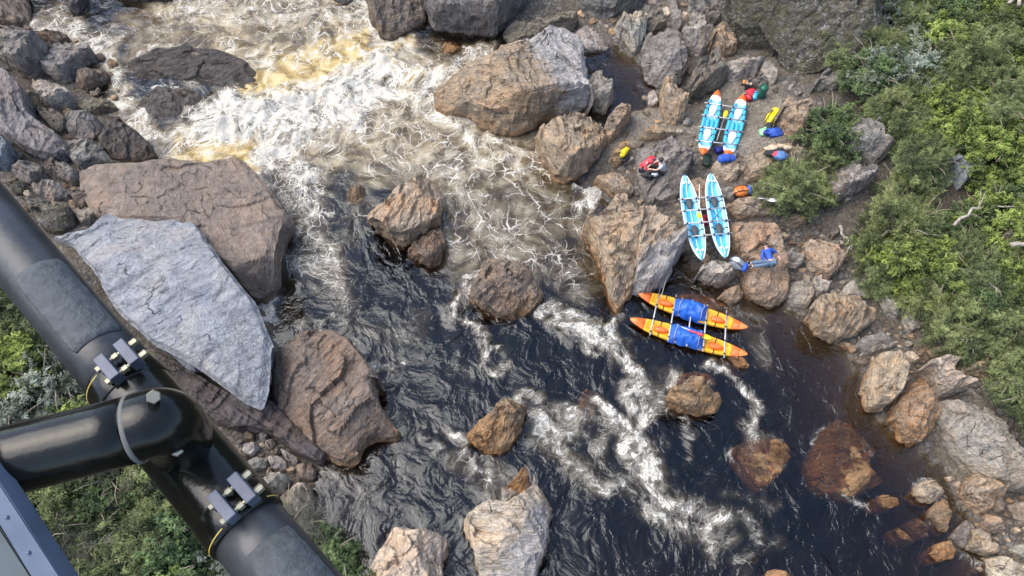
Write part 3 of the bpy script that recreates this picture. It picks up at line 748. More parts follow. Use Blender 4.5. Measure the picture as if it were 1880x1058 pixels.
for ln in FOAM.strip().splitlines():
    a, b = ln.split(';')
    r, st, ae = (float(v) for v in a.split())
    L = pts(b)
    if ae < 0.9: ae = min(0.72, ae * (1.25 if L[:, 1].mean() < 270 else 0.7))
    if L[:, 1].mean() > 500: r *= 0.84; ae *= 0.45; st *= 0.93
    lo, hi = L.min(0) - 3 * r, L.max(0) + 3 * r
    sel = np.where(((pxq > lo) & (pxq < hi)).all(1))[0]
    if not len(sel): continue
    d = np.full(len(sel), 1e9)
    for i in range(len(L) - 1):
        d = np.minimum(d, seg_dist(pxq[sel], L[i], L[i + 1])[0])
    f = np.exp(-(d / r) ** 2 * 0.9)
    if L[:, 1].mean() < 480: st *= 0.9
    foam[sel] = np.maximum(foam[sel], st * f)
    aer[sel] = np.maximum(aer[sel], ae * smooth(0.12, 0.8, np.exp(-(d / (r * 1.15)) ** 2 * 0.9)))
IN_RIVER = [pts(l.split('|')[5]) for l in ROCK_LIST.strip().splitlines() if l.split('|')[0] in
            ('C1', 'C2', 'C3', 'C4', 'C5', 'C5b', 'C6', 'C7', 'C8', 'C12', 'B1', 'B4', 'R51', 'R50', 'R47', 'R1', 'R2', 'R5', 'R6', 'R7', 'R20', 'U1', 'U1b', 'R62', 'L9')]
collar_n = 0.5 + 0.9 * fbm(P2 * 1.3, 55, 3)
for L in IN_RIVER:
    sel = np.where(((pxw > L.min(0) - 30) & (pxw < L.max(0) + 30)).all(1))[0]
    d = poly_dist(pxw[sel], L)
    rel = (pxw[sel] - L.mean(0)) / np.ptp(L, axis=0)
    up = np.clip(0.55 - 0.9 * rel[:, 1] - 0.35 * rel[:, 0], 0.12, 1)
    f = 0.62 * np.exp(-(np.abs(d - 2) / 6.5) ** 2) * up * np.clip(collar_n[sel], 0, 1)
    foam[sel] = np.maximum(foam[sel], f)
warp = np.stack([fbm(P2 * 0.32, 51, 3), fbm(P2 * 0.32, 52, 3), np.zeros(len(P2))], 1) * 0.7
fuv = P2 + warp
wz = 0.05 * fbm(fuv * 0.8, 61, 3) + foam * (0.08 + 0.26 * fbm(fuv * 1.4, 62, 4)) + 0.28 * np.maximum(foam, .25 * aer) * fbm(fuv * 0.55, 63, 2)
Vt = np.stack([P2[:, 0], P2[:, 1], wz], 1)
nxw, nyw = len(wx), len(wy)
idw = np.arange(nxw * nyw).reshape(nyw, nxw)
qt = np.stack([idw[:-1, :-1], idw[:-1, 1:], idw[1:, 1:], idw[1:, :-1]], -1).reshape(-1, 4)
rim = np.concatenate([idw[0, :], idw[1:, -1], idw[-1, -2::-1], idw[-2:0:-1, 0]])
nb0 = len(Vt)
Vb = Vt[rim].copy(); Vb[:, 2] = -6.0
k = np.arange(len(rim)); k1 = (k + 1) % len(rim)
side = np.stack([rim[k], nb0 + k, nb0 + k1, rim[k1]], 1)
Vc = np.array([[0, 25, -6.0]])
bot = np.stack([nb0 + k1, nb0 + k, np.full(len(k), nb0 + len(k))], 1)
me = mesh_np('river', np.concatenate([Vt, Vb, Vc]), np.concatenate([qt, side]), bot)
pad = np.zeros(len(rim) + 1)
attr(me, 'foam', np.concatenate([foam, pad])); attr(me, 'aerated', np.concatenate([aer, pad]))
attr(me, 'lace', np.concatenate([1 - 0.62 * smooth(430, 560, pxw[:, 1]), pad]))
av = me.attributes.new('flow_uv', 'FLOAT_VECTOR', 'POINT')
av.data.foreach_set('vector', np.concatenate([fuv, np.concatenate([Vb, Vc])]).astype(np.float32).ravel())
tag(link('river', me, M_WATER), kind='structure')

# ---------------------------------------------------------------- boulders and stones
TONE = {'g': (0.31, 0.29, 0.262), 'b': (0.225, 0.188, 0.155), 't': (0.44, 0.36, 0.27), 'p': (0.45, 0.42, 0.365), 'd': (0.11, 0.10, 0.095),
        'l': (0.31, 0.342, 0.375), 'o': (0.36, 0.265, 0.17), 'u': (0.235, 0.22, 0.213), 'w': (0.58, 0.51, 0.41), 'm': (0.20, 0.185, 0.15), 'k': (0.145, 0.135, 0.11)}

def rock_mesh(poly_px, base, h, seed, slope=(0, 0), peak=0.0, sink=0.7, drop=None, chop=1.0, ledge=1.0, under=0.10):
    p = np.asarray(poly_px, float)
    # round the corners a little, then resample evenly
    q = np.empty((len(p) * 2, 2)); nxt = np.roll(p, -1, 0)
    q[0::2] = p * 0.88 + nxt * 0.12; q[1::2] = p * 0.12 + nxt * 0.88
    y0, y1 = q[:, 1].min(), q[:, 1].max()
    # the far rim of the outline is seen at the height of the rock there, the near rim at its foot: settle in two rounds
    tg = np.roll(q, -1, 0) - np.roll(q, 1, 0)
    turn = np.sign((q[:, 0] * np.roll(q[:, 1], -1) - np.roll(q[:, 0], -1) * q[:, 1]).sum())
    far = smooth(-0.35, 0.45, turn * tg[:, 0] / (np.linalg.norm(tg, axis=1) + 1e-9))
    far = (np.roll(far, 1) + far * 2 + np.roll(far, -1)) / 4
    if under > .12: far = np.maximum(far, .5)
    rim_h = np.full(len(q), 0.55 * h)
    for round_ in range(3):
        r = np.random.default_rng(seed)
        B = np.array([at_z(a, b, base + rh * f)[:2] for (a, b), rh, f in zip(q, rim_h, far)])
        seg = np.linalg.norm(np.roll(B, -1, 0) - B, axis=1)
        per = seg.sum()
        N = int(np.clip(per / 0.075, 40, 320))
        s = np.linspace(0, per, N, endpoint=False)
        cs = np.concatenate([[0], np.cumsum(seg)])
        Bc = np.concatenate([B, B[:1]])
        B = np.stack([np.interp(s, cs, Bc[:, 0]), np.interp(s, cs, Bc[:, 1])], 1)
        c = B.mean(0)
        R = np.linalg.norm(B - c, axis=1).mean()
        nb = np.stack([B[:, 0], B[:, 1], np.full(N, seed * 3.1)], 1)
        rad = (B - c) / (np.linalg.norm(B - c, axis=1)[:, None] + 1e-9)
        B = B + rad * (R * 0.04 * fbm(nb * (1.6 / max(R, .4)), 5, 4))[:, None]
        M = int(np.clip(R / 0.07, 8, 60))
        u = np.linspace(1.0 / M, 1, M) ** 0.85
        P = c + u[:, None, None] * (B - c)[None]
        Pf = P.reshape(-1, 2)
        # facets: planes leaning on the outline, and a roof of two or three tilted planes
        K = int(r.integers(6, 10))
        th = (np.arange(K) + r.uniform(-.35, .35, K)) * 2 * math.pi / K
        zz = np.full(len(Pf), 1e9)
        ext = max(R, 0.2)
        for ti, t in enumerate(th):
            dv = np.array([math.cos(t), math.sin(t)])
            sup = (B @ dv).max()
            if r.random() < 0.3:      # a broad sloping face
                hk = h * r.uniform(0.15, 0.45); mk = h / ext * r.uniform(0.55, 1.0)
            else:                     # a steep broken side
                hk = h * r.uniform(0.35, 0.80); mk = h / ext * r.uniform(1.6, 4.5)
            zz = np.minimum(zz, hk + mk * (sup - Pf @ dv))
        for _ in range(3):
            ts = np.array(slope) + r.normal(0, 0.18, 2) * min(1.0, h / ext * 1.4)
            o = c + r.normal(0, 0.25, 2) * ext
            zz = np.minimum(zz, h * r.uniform(0.90, 1.04) + (Pf - o) @ ts)
        if peak > 0:
            zz -= peak * h * (np.repeat(u, N) ** 2)
        edge = np.repeat(u, N)
        zz = np.maximum(zz, 0.12 * h)
        zz -= 0.07 * h * smooth(0.93, 1.0, edge)
        pn = np.stack([Pf[:, 0], Pf[:, 1], zz + seed * 7.7], 1)
        ang = r.uniform(0, math.pi)
        ca, sa = math.cos(ang), math.sin(ang)
        st = np.stack([(pn[:, 0] * ca + pn[:, 1] * sa) * 0.35, (-pn[:, 0] * sa + pn[:, 1] * ca) * 2.2 + pn[:, 2] * 1.4, pn[:, 2] * 1.1], 1)
        amp = min(0.17, 0.13 * h + 0.02)
        rid = np.abs(fbm(st * 0.9, 21, 4))
        sf = min(2.5, 1.0 / ext)
        zz = zz + amp * (0.8 * fbm(pn * (1.1 * sf + .5), 11, 4) - 1.2 * rid * (0.35 + 0.65 * ledge) + 0.28)
        # blocks split off along joints: each cell of a stretched lattice sits a little higher or leans its own way
        cs_ = max(0.28, 0.40 * ext)
        uu = (Pf[:, 0] * ca + Pf[:, 1] * sa) / (cs_ * 1.5); vv = (-Pf[:, 0] * sa + Pf[:, 1] * ca) / (cs_ * 0.75)
        jit = fbm(pn * (0.8 * sf + .4), 81, 3)
        uu = uu + 0.35 * jit + seed; vv = vv + 0.30 * jit
        bi, bj, bd = np.zeros(len(uu), np.int64), np.zeros(len(uu), np.int64), np.full(len(uu), 1e9)
        bu, bv = np.zeros(len(uu)), np.zeros(len(uu))
        fi, fj = np.floor(uu).astype(np.int64), np.floor(vv).astype(np.int64)
        for di in (-1, 0, 1):
            for dj in (-1, 0, 1):
                ii, jj = fi + di, fj + dj
                hu = (_hash(ii, jj, ii * 0, 5) & 1023) / 1023.0; hv = (_hash(ii, jj, ii * 0 + 1, 6) & 1023) / 1023.0
                du, dv2 = uu - ii - hu, vv - jj - hv
                dd_ = du * du + dv2 * dv2
                m_ = dd_ < bd
                bd = np.where(m_, dd_, bd); bi = np.where(m_, ii, bi); bj = np.where(m_, jj, bj); bu = np.where(m_, du, bu); bv = np.where(m_, dv2, bv)
        h1 = (_hash(bi, bj, bi * 0 + 2, 7) & 1023) / 1023.0 - .5; h2 = (_hash(bi, bj, bi * 0 + 3, 8) & 1023) / 1023.0 - .5; h3 = (_hash(bi, bj, bi * 0 + 4, 9) & 1023) / 1023.0 - .5
        zz = zz + chop * min(0.34, 0.24 * h) * (0.75 * h1 + 0.9 * h2 * bu + 0.9 * h3 * bv)
        # bedding ledges
        lam = 0.5 * max(0.5, min(1.2, h))
        qd = (-Pf[:, 0] * sa + Pf[:, 1] * ca) * 0.55 + zz + 0.7 * fbm(pn * 0.6, 31, 4)
        fr = qd / lam - np.floor(qd / lam)
        zz = zz + 0.15 * ledge * lam * (smooth(0.0, 0.12, fr) - fr)
        top = np.stack([Pf[:, 0], Pf[:, 1], base + zz], 1)
        rim_h = np.interp(cs[:-1], s, zz[-N:])
    rings = [top]
    bz = base + zz[-N:]
    foot = base - sink if drop is None else base - drop
    J = 6
    for j in range(1, J + 1):
        f = j / J
        k_ = 1.0 + 0.05 * math.sin(f * math.pi) - under * f ** (0.6 if under > .12 else 1.0)
        z_ = bz * (1 - f) + foot * f
        pr = c + (B - c) * k_
        n3 = np.stack([pr[:, 0], pr[:, 1], z_ * 2.0 + seed], 1)
        dd = (0.09 * h + 0.015) * fbm(n3 * (1.4 * sf + .6), 71, 4)
        pr = pr + rad * dd[:, None]
        rings.append(np.stack([pr[:, 0], pr[:, 1], z_], 1))
    V = np.concatenate([np.array([[c[0], c[1], top[:N, 2].mean()]])] + rings)
    T = M + J
    i = np.arange(N); i1 = (i + 1) % N
    tris = np.stack([np.zeros(N, int), 1 + i, 1 + i1], 1)
    qs = [np.stack([1 + k * N + i, 1 + (k + 1) * N + i, 1 + (k + 1) * N + i1, 1 + k * N + i1], 1) for k in range(T - 1)]
    org = np.array([c[0], c[1], base])
    return V - org, np.concatenate(qs), tris, org, base + zz.max()

ROCKS = {}
def rock(key, name, label, poly, h, tone, seed=None, group=None, stain=0.0, lichen=0.25, moss=0.0, base=None, strata=None, cat='boulder', rust=None, bleach=0.0, bdir=(0, 0), grain=1.0, **kw):
    p = pts(poly) if isinstance(poly, str) else poly
    seed = seed if seed is not None else (len(ROCKS) * 13 + 5)
    if base is None:
        c = p.mean(0)
        base = max(float(hit(c[0], p[:, 1].max() * 0.6 + c[1] * 0.4)[2]), 0.0) - 0.05
    V, qd, tr, org, zt = rock_mesh(p, base, h, seed, **kw)
    me_ = mesh_np(name, V, qd, tr)
    me_.polygons.foreach_set('use_smooth', np.zeros(len(me_.polygons), bool))
    o = link(name, me_, M_ROCK, None, org)
    rr = np.random.default_rng(seed + 99)
    c = np.array(TONE[tone]) * rr.uniform(0.82, 1.12) * (1 + rr.normal(0, 0.012, 3))
    o.color = (*c, 1)
    o['strata'] = float(strata if strata is not None else rr.uniform(0, math.pi))
    o['rust'] = float(rust if rust is not None else {'t': .65, 'o': .85, 'b': .5, 'w': .45, 'p': .25, 'm': .25, 'd': .2}.get(tone, .12)); o['bleach'] = float(bleach); o['bleach_dir'] = (float(bdir[0]), float(bdir[1]), 0.0)
    o['grain'] = float(grain); o['stain'] = float(stain); o['lichen'] = float(lichen); o['moss'] = float(moss)
    tag(o, label, cat, group)
    ROCKS[key] = dict(o=o, poly=p, c=p.mean(0), top=zt, org=org)
    return o

for ln in ROCK_LIST.strip().splitlines():
    key, label, h, tone, opts, poly = ln.split('|')
    kw = eval('dict(' + opts + ')')
    h = float(h)
    nm = 'boulder' if h >= 1.0 else 'stone'
    if 'slab' in label or 'ledge' in label: nm = 'flat_rock'
    cat = {'boulder': 'boulder', 'stone': 'rock', 'flat_rock': 'rock slab'}[nm]
    rock(key, nm, label, poly, h, tone, cat=cat, **kw)

# ---------------------------------------------------------------- looking onto the finished rocks
bpy.context.view_layer.update()
DG = bpy.context.evaluated_depsgraph_get()
def shoot(px, py, lift=0.0):
    """the first built surface a photo pixel looks at"""
    d = Vector(ray(px, py)).normalized()
    ok, loc, nrm, i, ob, m = S.ray_cast(DG, Vector((0, 0, CAM_H)), d)
    if not ok:
        loc = Vector(hit(px, py))
    return Vector((loc.x, loc.y, loc.z + lift))
def drop(x, y, top=40.0):
    ok, loc, nrm, i, ob, m = S.ray_cast(DG, Vector((x, y, top)), Vector((0, 0, -1)))
    return loc.z if ok else float(terr(x, y))

# ---------------------------------------------------------------- loose stones between the boulders
LAND = {'B2': 'the pale blue-grey slab', 'B1': 'the flat brown slab', 'B4': 'the rusty-edged brown boulder', 'L1': 'the rounded grey layered boulder', 'L10': 'the purple-grey bedrock',
        'L19': 'the gnarled mossy rock', 'L5': 'the layer-split grey boulder', 'R51': 'the biggest far-bank boulder', 'R56': 'the large speckled grey boulder', 'R57': 'the spotted smooth boulder',
        'R63': 'the whitish blocky boulder', 'R55': 'the tombstone-like rock', 'R73': 'the huge overhanging boulder', 'R69': 'the dark sloping rock', 'R70': 'the ridged oval boulder',
        'R75': 'the pitted boulder by the yellow bag', 'R50': 'the grooved tan boulder', 'R46': 'the swirly grey boulder', 'R47': 'the tall orange-tan boulder', 'R48': 'the white-cornered boulder',
        'R43': 'the cream jagged boulder', 'R42': 'the broad boulder behind the shrub', 'R35': 'the loaf-shaped boulder', 'R32': 'the flat-topped tan boulder', 'R36': 'the round green-grey cobble',
        'R37': 'the pitted boulder near the root', 'R39': 'the split grey slab', 'R20': 'the wide cream-tan boulder', 'R1': 'the tilted orange boulder', 'R2': 'the smooth purple-tan boulder',
        'R3': 'the cream pitted boulder', 'R4': 'the big sloping slab', 'R5': 'the knobbly boulder', 'R9': 'the three-cornered stone', 'R13': 'the lowest cream rock', 'R77': 'the striped boulder',
        'S8': 'the cracked boulder by the clamp', 'B3': 'the dark wet ledge', 'R74': 'the mossy-capped boulder', 'R31': 'the pale bedrock slab', 'R27': 'the dark-sided boulder', 'R33': 'the angular boulder at the stern'}
USED = {}
ORD = ['', 'second', 'third', 'fourth', 'fifth', 'sixth', 'seventh', 'eighth', 'ninth', 'tenth', 'eleventh', 'twelfth']
def where(c, kind):
    """words that place a thing beside the landmark nearest to it"""
    k = min(LAND, key=lambda q: np.hypot(*(ROCKS[q]['c'] - c)) - 0.4 * np.ptp(ROCKS[q]['poly'], axis=0).mean())
    d = c - ROCKS[k]['c']
    e = np.ptp(ROCKS[k]['poly'], axis=0)
    dx, dy = d[0] / e[0], d[1] / e[1]
    if abs(dx) > abs(dy): w = 'right of' if dx > 0 else 'left of'
    else: w = 'below' if dy > 0 else 'above'
    return k, w
def unique_label(items, fmt):
    """items: (object, centre, look) -> a label of its own for each"""
    b = {}
    for o, c, look in items:
        k, w = where(c, look)
        b.setdefault((look, k, w), []).append((np.hypot(*(c - ROCKS[k]['c'])), o))
    for (look, k, w), lst in b.items():
        lst.sort(key=lambda t: t[0])
        for i, (_, o) in enumerate(lst):
            tail = '' if len(lst) == 1 else (', closest to it' if i == 0 else ', ' + ORD[min(i, 11)] + ' closest')
            o['label'] = f'{look} {w} {LAND[k]}{tail}'

FILL = [
    ('440,785 480,780 540,800 585,850 575,895 530,905 480,900 440,860', 26, 8, 15),
    ('0,150 120,200 200,240 240,300 150,330 130,440 60,400 0,320', 16, 7, 13),
    ('60,60 200,90 230,200 200,260 120,200 70,130', 8, 6, 12),
    ('1060,-10 1330,-10 1345,80 1390,110 1330,130 1310,110 1240,60 1180,100 1120,60 1060,40', 26, 6, 13),
    ('1170,150 1290,110 1330,170 1280,215 1240,250 1190,240', 10, 6, 11),
    ('1390,125 1450,150 1500,165 1560,160 1640,150 1650,235 1600,245 1480,215 1430,195', 18, 6, 13),
    ('1130,250 1290,215 1290,330 1340,330 1340,300 1420,260 1440,270 1360,340 1350,370 1320,400 1250,380 1160,350 1130,300', 32, 5, 11),
    ('1430,395 1490,410 1560,440 1600,520 1690,560 1690,610 1660,640 1600,650 1560,640 1480,570 1440,480', 74, 5, 12),
    ('1570,645 1700,620 1760,660 1800,720 1720,740 1680,690 1650,700 1590,660', 44, 5, 10),
    ('1740,880 1770,880 1830,900 1900,915 1900,1060 1800,1060 1790,1000 1770,960', 30, 6, 13),
    ('1250,390 1340,395 1345,460 1280,490 1235,470', 12, 6, 11),
    ('1090,360 1180,340 1260,380 1240,420 1190,395 1120,360', 5, 6, 10),
]
placed = [(v['poly'], v['poly'].min(0), v['poly'].max(0)) for v in ROCKS.values()]
circles = []
items = []
for reg, cnt, r0, r1 in FILL:
    R = pts(reg); lo, hi = R.min(0), R.max(0)
    got = tries = 0
    while got < cnt and tries < 1600:
        tries += 1
        c = rng.uniform(lo, hi)
        if poly_dist(c[None], R)[0] > 0: continue
        rad = rng.uniform(r0, r1) * (0.7 + 0.5 * rng.random())
        bad = False
        for pl, l, h in placed:
            if (c > l - rad).all() and (c < h + rad).all() and poly_dist(c[None], pl)[0] < rad * 0.45: bad = True; break
        if bad or any(np.hypot(*(c - q)) < (rad + rq) * 0.86 for q, rq in circles): continue
        circles.append((c, rad)); got += 1
        nside = int(rng.integers(5, 9))
        a = np.sort(np.arange(nside) * 2 * math.pi / nside + rng.uniform(-.32, .32, nside))
        asp = rng.uniform(0.62, 1.0); ro = rng.uniform(0, math.pi)
        x = np.cos(a) * rad * rng.uniform(.85, 1.12, nside); y = np.sin(a) * rad * asp
        poly = c + np.stack([x * math.cos(ro) - y * math.sin(ro), (x * math.sin(ro) + y * math.cos(ro)) * 0.85], 1)
        tone = rng.choice(list('gpptbmw'))
        look = ('small ' if rad < 9 else '') + {'g': 'grey', 'p': 'pale grey', 't': 'tan', 'b': 'brown', 'm': 'dark grey', 'w': 'cream'}[tone] + ' stone'
        o = rock('F%d' % len(items), 'stone', 'x', poly, rad / 40.0 * rng.uniform(0.8, 1.3), tone, cat='stone', group='loose stones between the boulders', stain=.4, lichen=.25)
        items.append((o, c, look))
unique_label(items, None)
bpy.context.view_layer.update()
DG = bpy.context.evaluated_depsgraph_get()

# ---------------------------------------------------------------- the rafts: two inflatable kayaks lashed under poles
def solid(name, c, rough=0.45, **k):
    return plain(name, c, rough, **k)
M = {
    'yellow': solid('yellow_rubber', (0.80, 0.42, 0.02), .42, var=.08), 'orange': solid('orange_rubber', (0.78, 0.15, 0.025), .42, var=.1),
    'orange_pale': solid('faded_orange_rubber', (0.80, 0.25, 0.06), .45), 'blue': solid('blue_tarp', (0.02, 0.12, 0.52), .5, var=.2, scale=5),
    'sky': solid('sky_blue_rubber', (0.06, 0.42, 0.66), .42, var=.12), 'sky_light': solid('pale_blue_rubber', (0.30, 0.60, 0.74), .45),
    'white': solid('white_rubber', (0.78, 0.78, 0.76), .45, var=.06), 'tan': solid('grey_tan_rubber', (0.42, 0.38, 0.33), .6),
    'black': solid('black_webbing', (0.025, 0.025, 0.028), .6), 'seat_grey': solid('dark_grey_foam', (0.06, 0.065, 0.075), .7),
    'alu': solid('dull_aluminium', (0.50, 0.50, 0.49), .42, metal=.3, var=.05), 'red': solid('red_vinyl', (0.60, 0.03, 0.05), .42),
    'pinkred': solid('faded_red_cloth', (0.62, 0.07, 0.10), .7, var=.25), 'green': solid('green_vinyl', (0.015, 0.13, 0.08), .42), 'dkgreen': solid('dark_green_cloth', (0.03, 0.06, 0.045), .7),
    'mint': solid('mint_plastic', (0.28, 0.60, 0.32), .5), 'navy': solid('navy_cloth', (0.022, 0.032, 0.075), .75), 'royal': solid('royal_blue_cloth', (0.025, 0.09, 0.42), .65, var=.25),
    'deepblue': solid('deep_blue_vinyl', (0.012, 0.02, 0.22), .45), 'pvc_yellow': solid('yellow_vinyl', (0.80, 0.62, 0.01), .38), 'grey': solid('grey_cloth', (0.18, 0.20, 0.22), .7),
    'teegrey': solid('pale_grey_cloth', (0.55, 0.58, 0.60), .8), 'skin': solid('skin', (0.55, 0.34, 0.26), .55, var=.06), 'hair': solid('dark_hair', (0.03, 0.022, 0.018), .6),
    'denim': solid('grey_blue_cloth', (0.11, 0.17, 0.24), .8), 'cloth_tan': solid('tan_cloth', (0.55, 0.42, 0.28), .8), 'rope': solid('pale_rope', (0.45, 0.40, 0.33), .8),
    'charcoal': solid('charcoal_cloth', (0.02, 0.024, 0.024), .7), 'net': solid('faded_blue_net', (0.10, 0.20, 0.42), .8, var=.5, scale=40),
}

def hull_rows(L, W, s0, s1, n, kind):
    """cross sections of an inflatable kayak between two stations, as rows of (x, y, z)"""
    rows = []
    for s in np.linspace(s0, s1, n):
        a = abs(s)
        w = W * max(0.0, 1 - a ** 2.7) ** 0.72 + 0.018
        zc = 0.26 * a ** 3.2
        tube = 0.30 * (1 - 0.62 * a ** 2.5)
        dish = (1 - smooth(0.66, 0.80, a)) * 0.13
        crown = smooth(0.62, 0.85, a) * 0.07 * (1 - smooth(0.9, 1.0, a))
        sec = [(0, 0), (.45, .02), (.80, .28), (1.0, .62), (.96, .88), (.82, 1.0), (.66, .97), (.54, .80), (.28, .74), (0, .73)]
        half = []
        for i, (y, z) in enumerate(sec):
            zz = z * tube
            if i >= 7: zz = tube * .97 - dish * (1.0 if i > 7 else .75) + crown * (1 - y)
            half.append((y * w, zz + zc))
        full = [(y, z) for y, z in half] + [(-y, z) for y, z in half[-2:0:-1]]
        rows.append([(s * L / 2, y, z) for y, z in full])
    return rows

def hull_part(name, L, W, s0, s1, n, kind, mats, parent, grow=0.0):
    """mats: outside, tube top, deck"""
    rows = hull_rows(L, W + grow, s0, s1, n, kind)
    bm = bmesh.new()
    vs = [[bm.verts.new(p) for p in r] for r in rows]
    k = len(rows[0])
    for i in range(len(rows) - 1):
        for j in range(k):
            f = bm.faces.new((vs[i][j], vs[i + 1][j], vs[i + 1][(j + 1) % k], vs[i][(j + 1) % k]))
            jj = min(j, k - 1 - j)
            f.material_index = 0 if jj < 3 else (1 if jj < 7 else 2)
    bm.faces.new(vs[0][::-1]); bm.faces.new(vs[-1])
    return link(name, bm_mesh(name, bm), [M[m] for m in mats], parent)

def deck_z(L, s):
    return hull_rows(L, .36, s, s, 1, '')[0][9][2]
def rim_z(s):
    a = abs(s)
    return 0.30 * (1 - 0.62 * a ** 2.5) + 0.26 * a ** 3.2

def strap_over(parent, L, W, s, mat='black', rad=0.018, name='strap'):
    r = hull_rows(L, W, s, s, 1, '')[0]
    path = [(p[0], p[1] * 1.01, p[2] + 0.022) for p in r[3:16]]
    bm = bmesh.new(); add_tube(bm, path, rad, 6)
    return link(name, bm_mesh(name, bm), M[mat], parent)

def seat_on(parent, L, s, mat, ln=.36, wd=.19, back=True):
    z = deck_z(L, s) + 0.06
    bm = bmesh.new()
    bmesh.ops.create_uvsphere(bm, u_segments=20, v_segments=12, radius=1.0)
    for v in bm.verts:
        x, y, zz = v.co
        taper = 1.0 - 0.28 * x
        v.co = Vector((x * ln, y * wd * taper, max(zz, -.4) * (.10 + .05 * max(0, x))))
    o = link('seat', bm_mesh('seat', bm), M[mat], parent, (s * L / 2, 0, z))
    return o

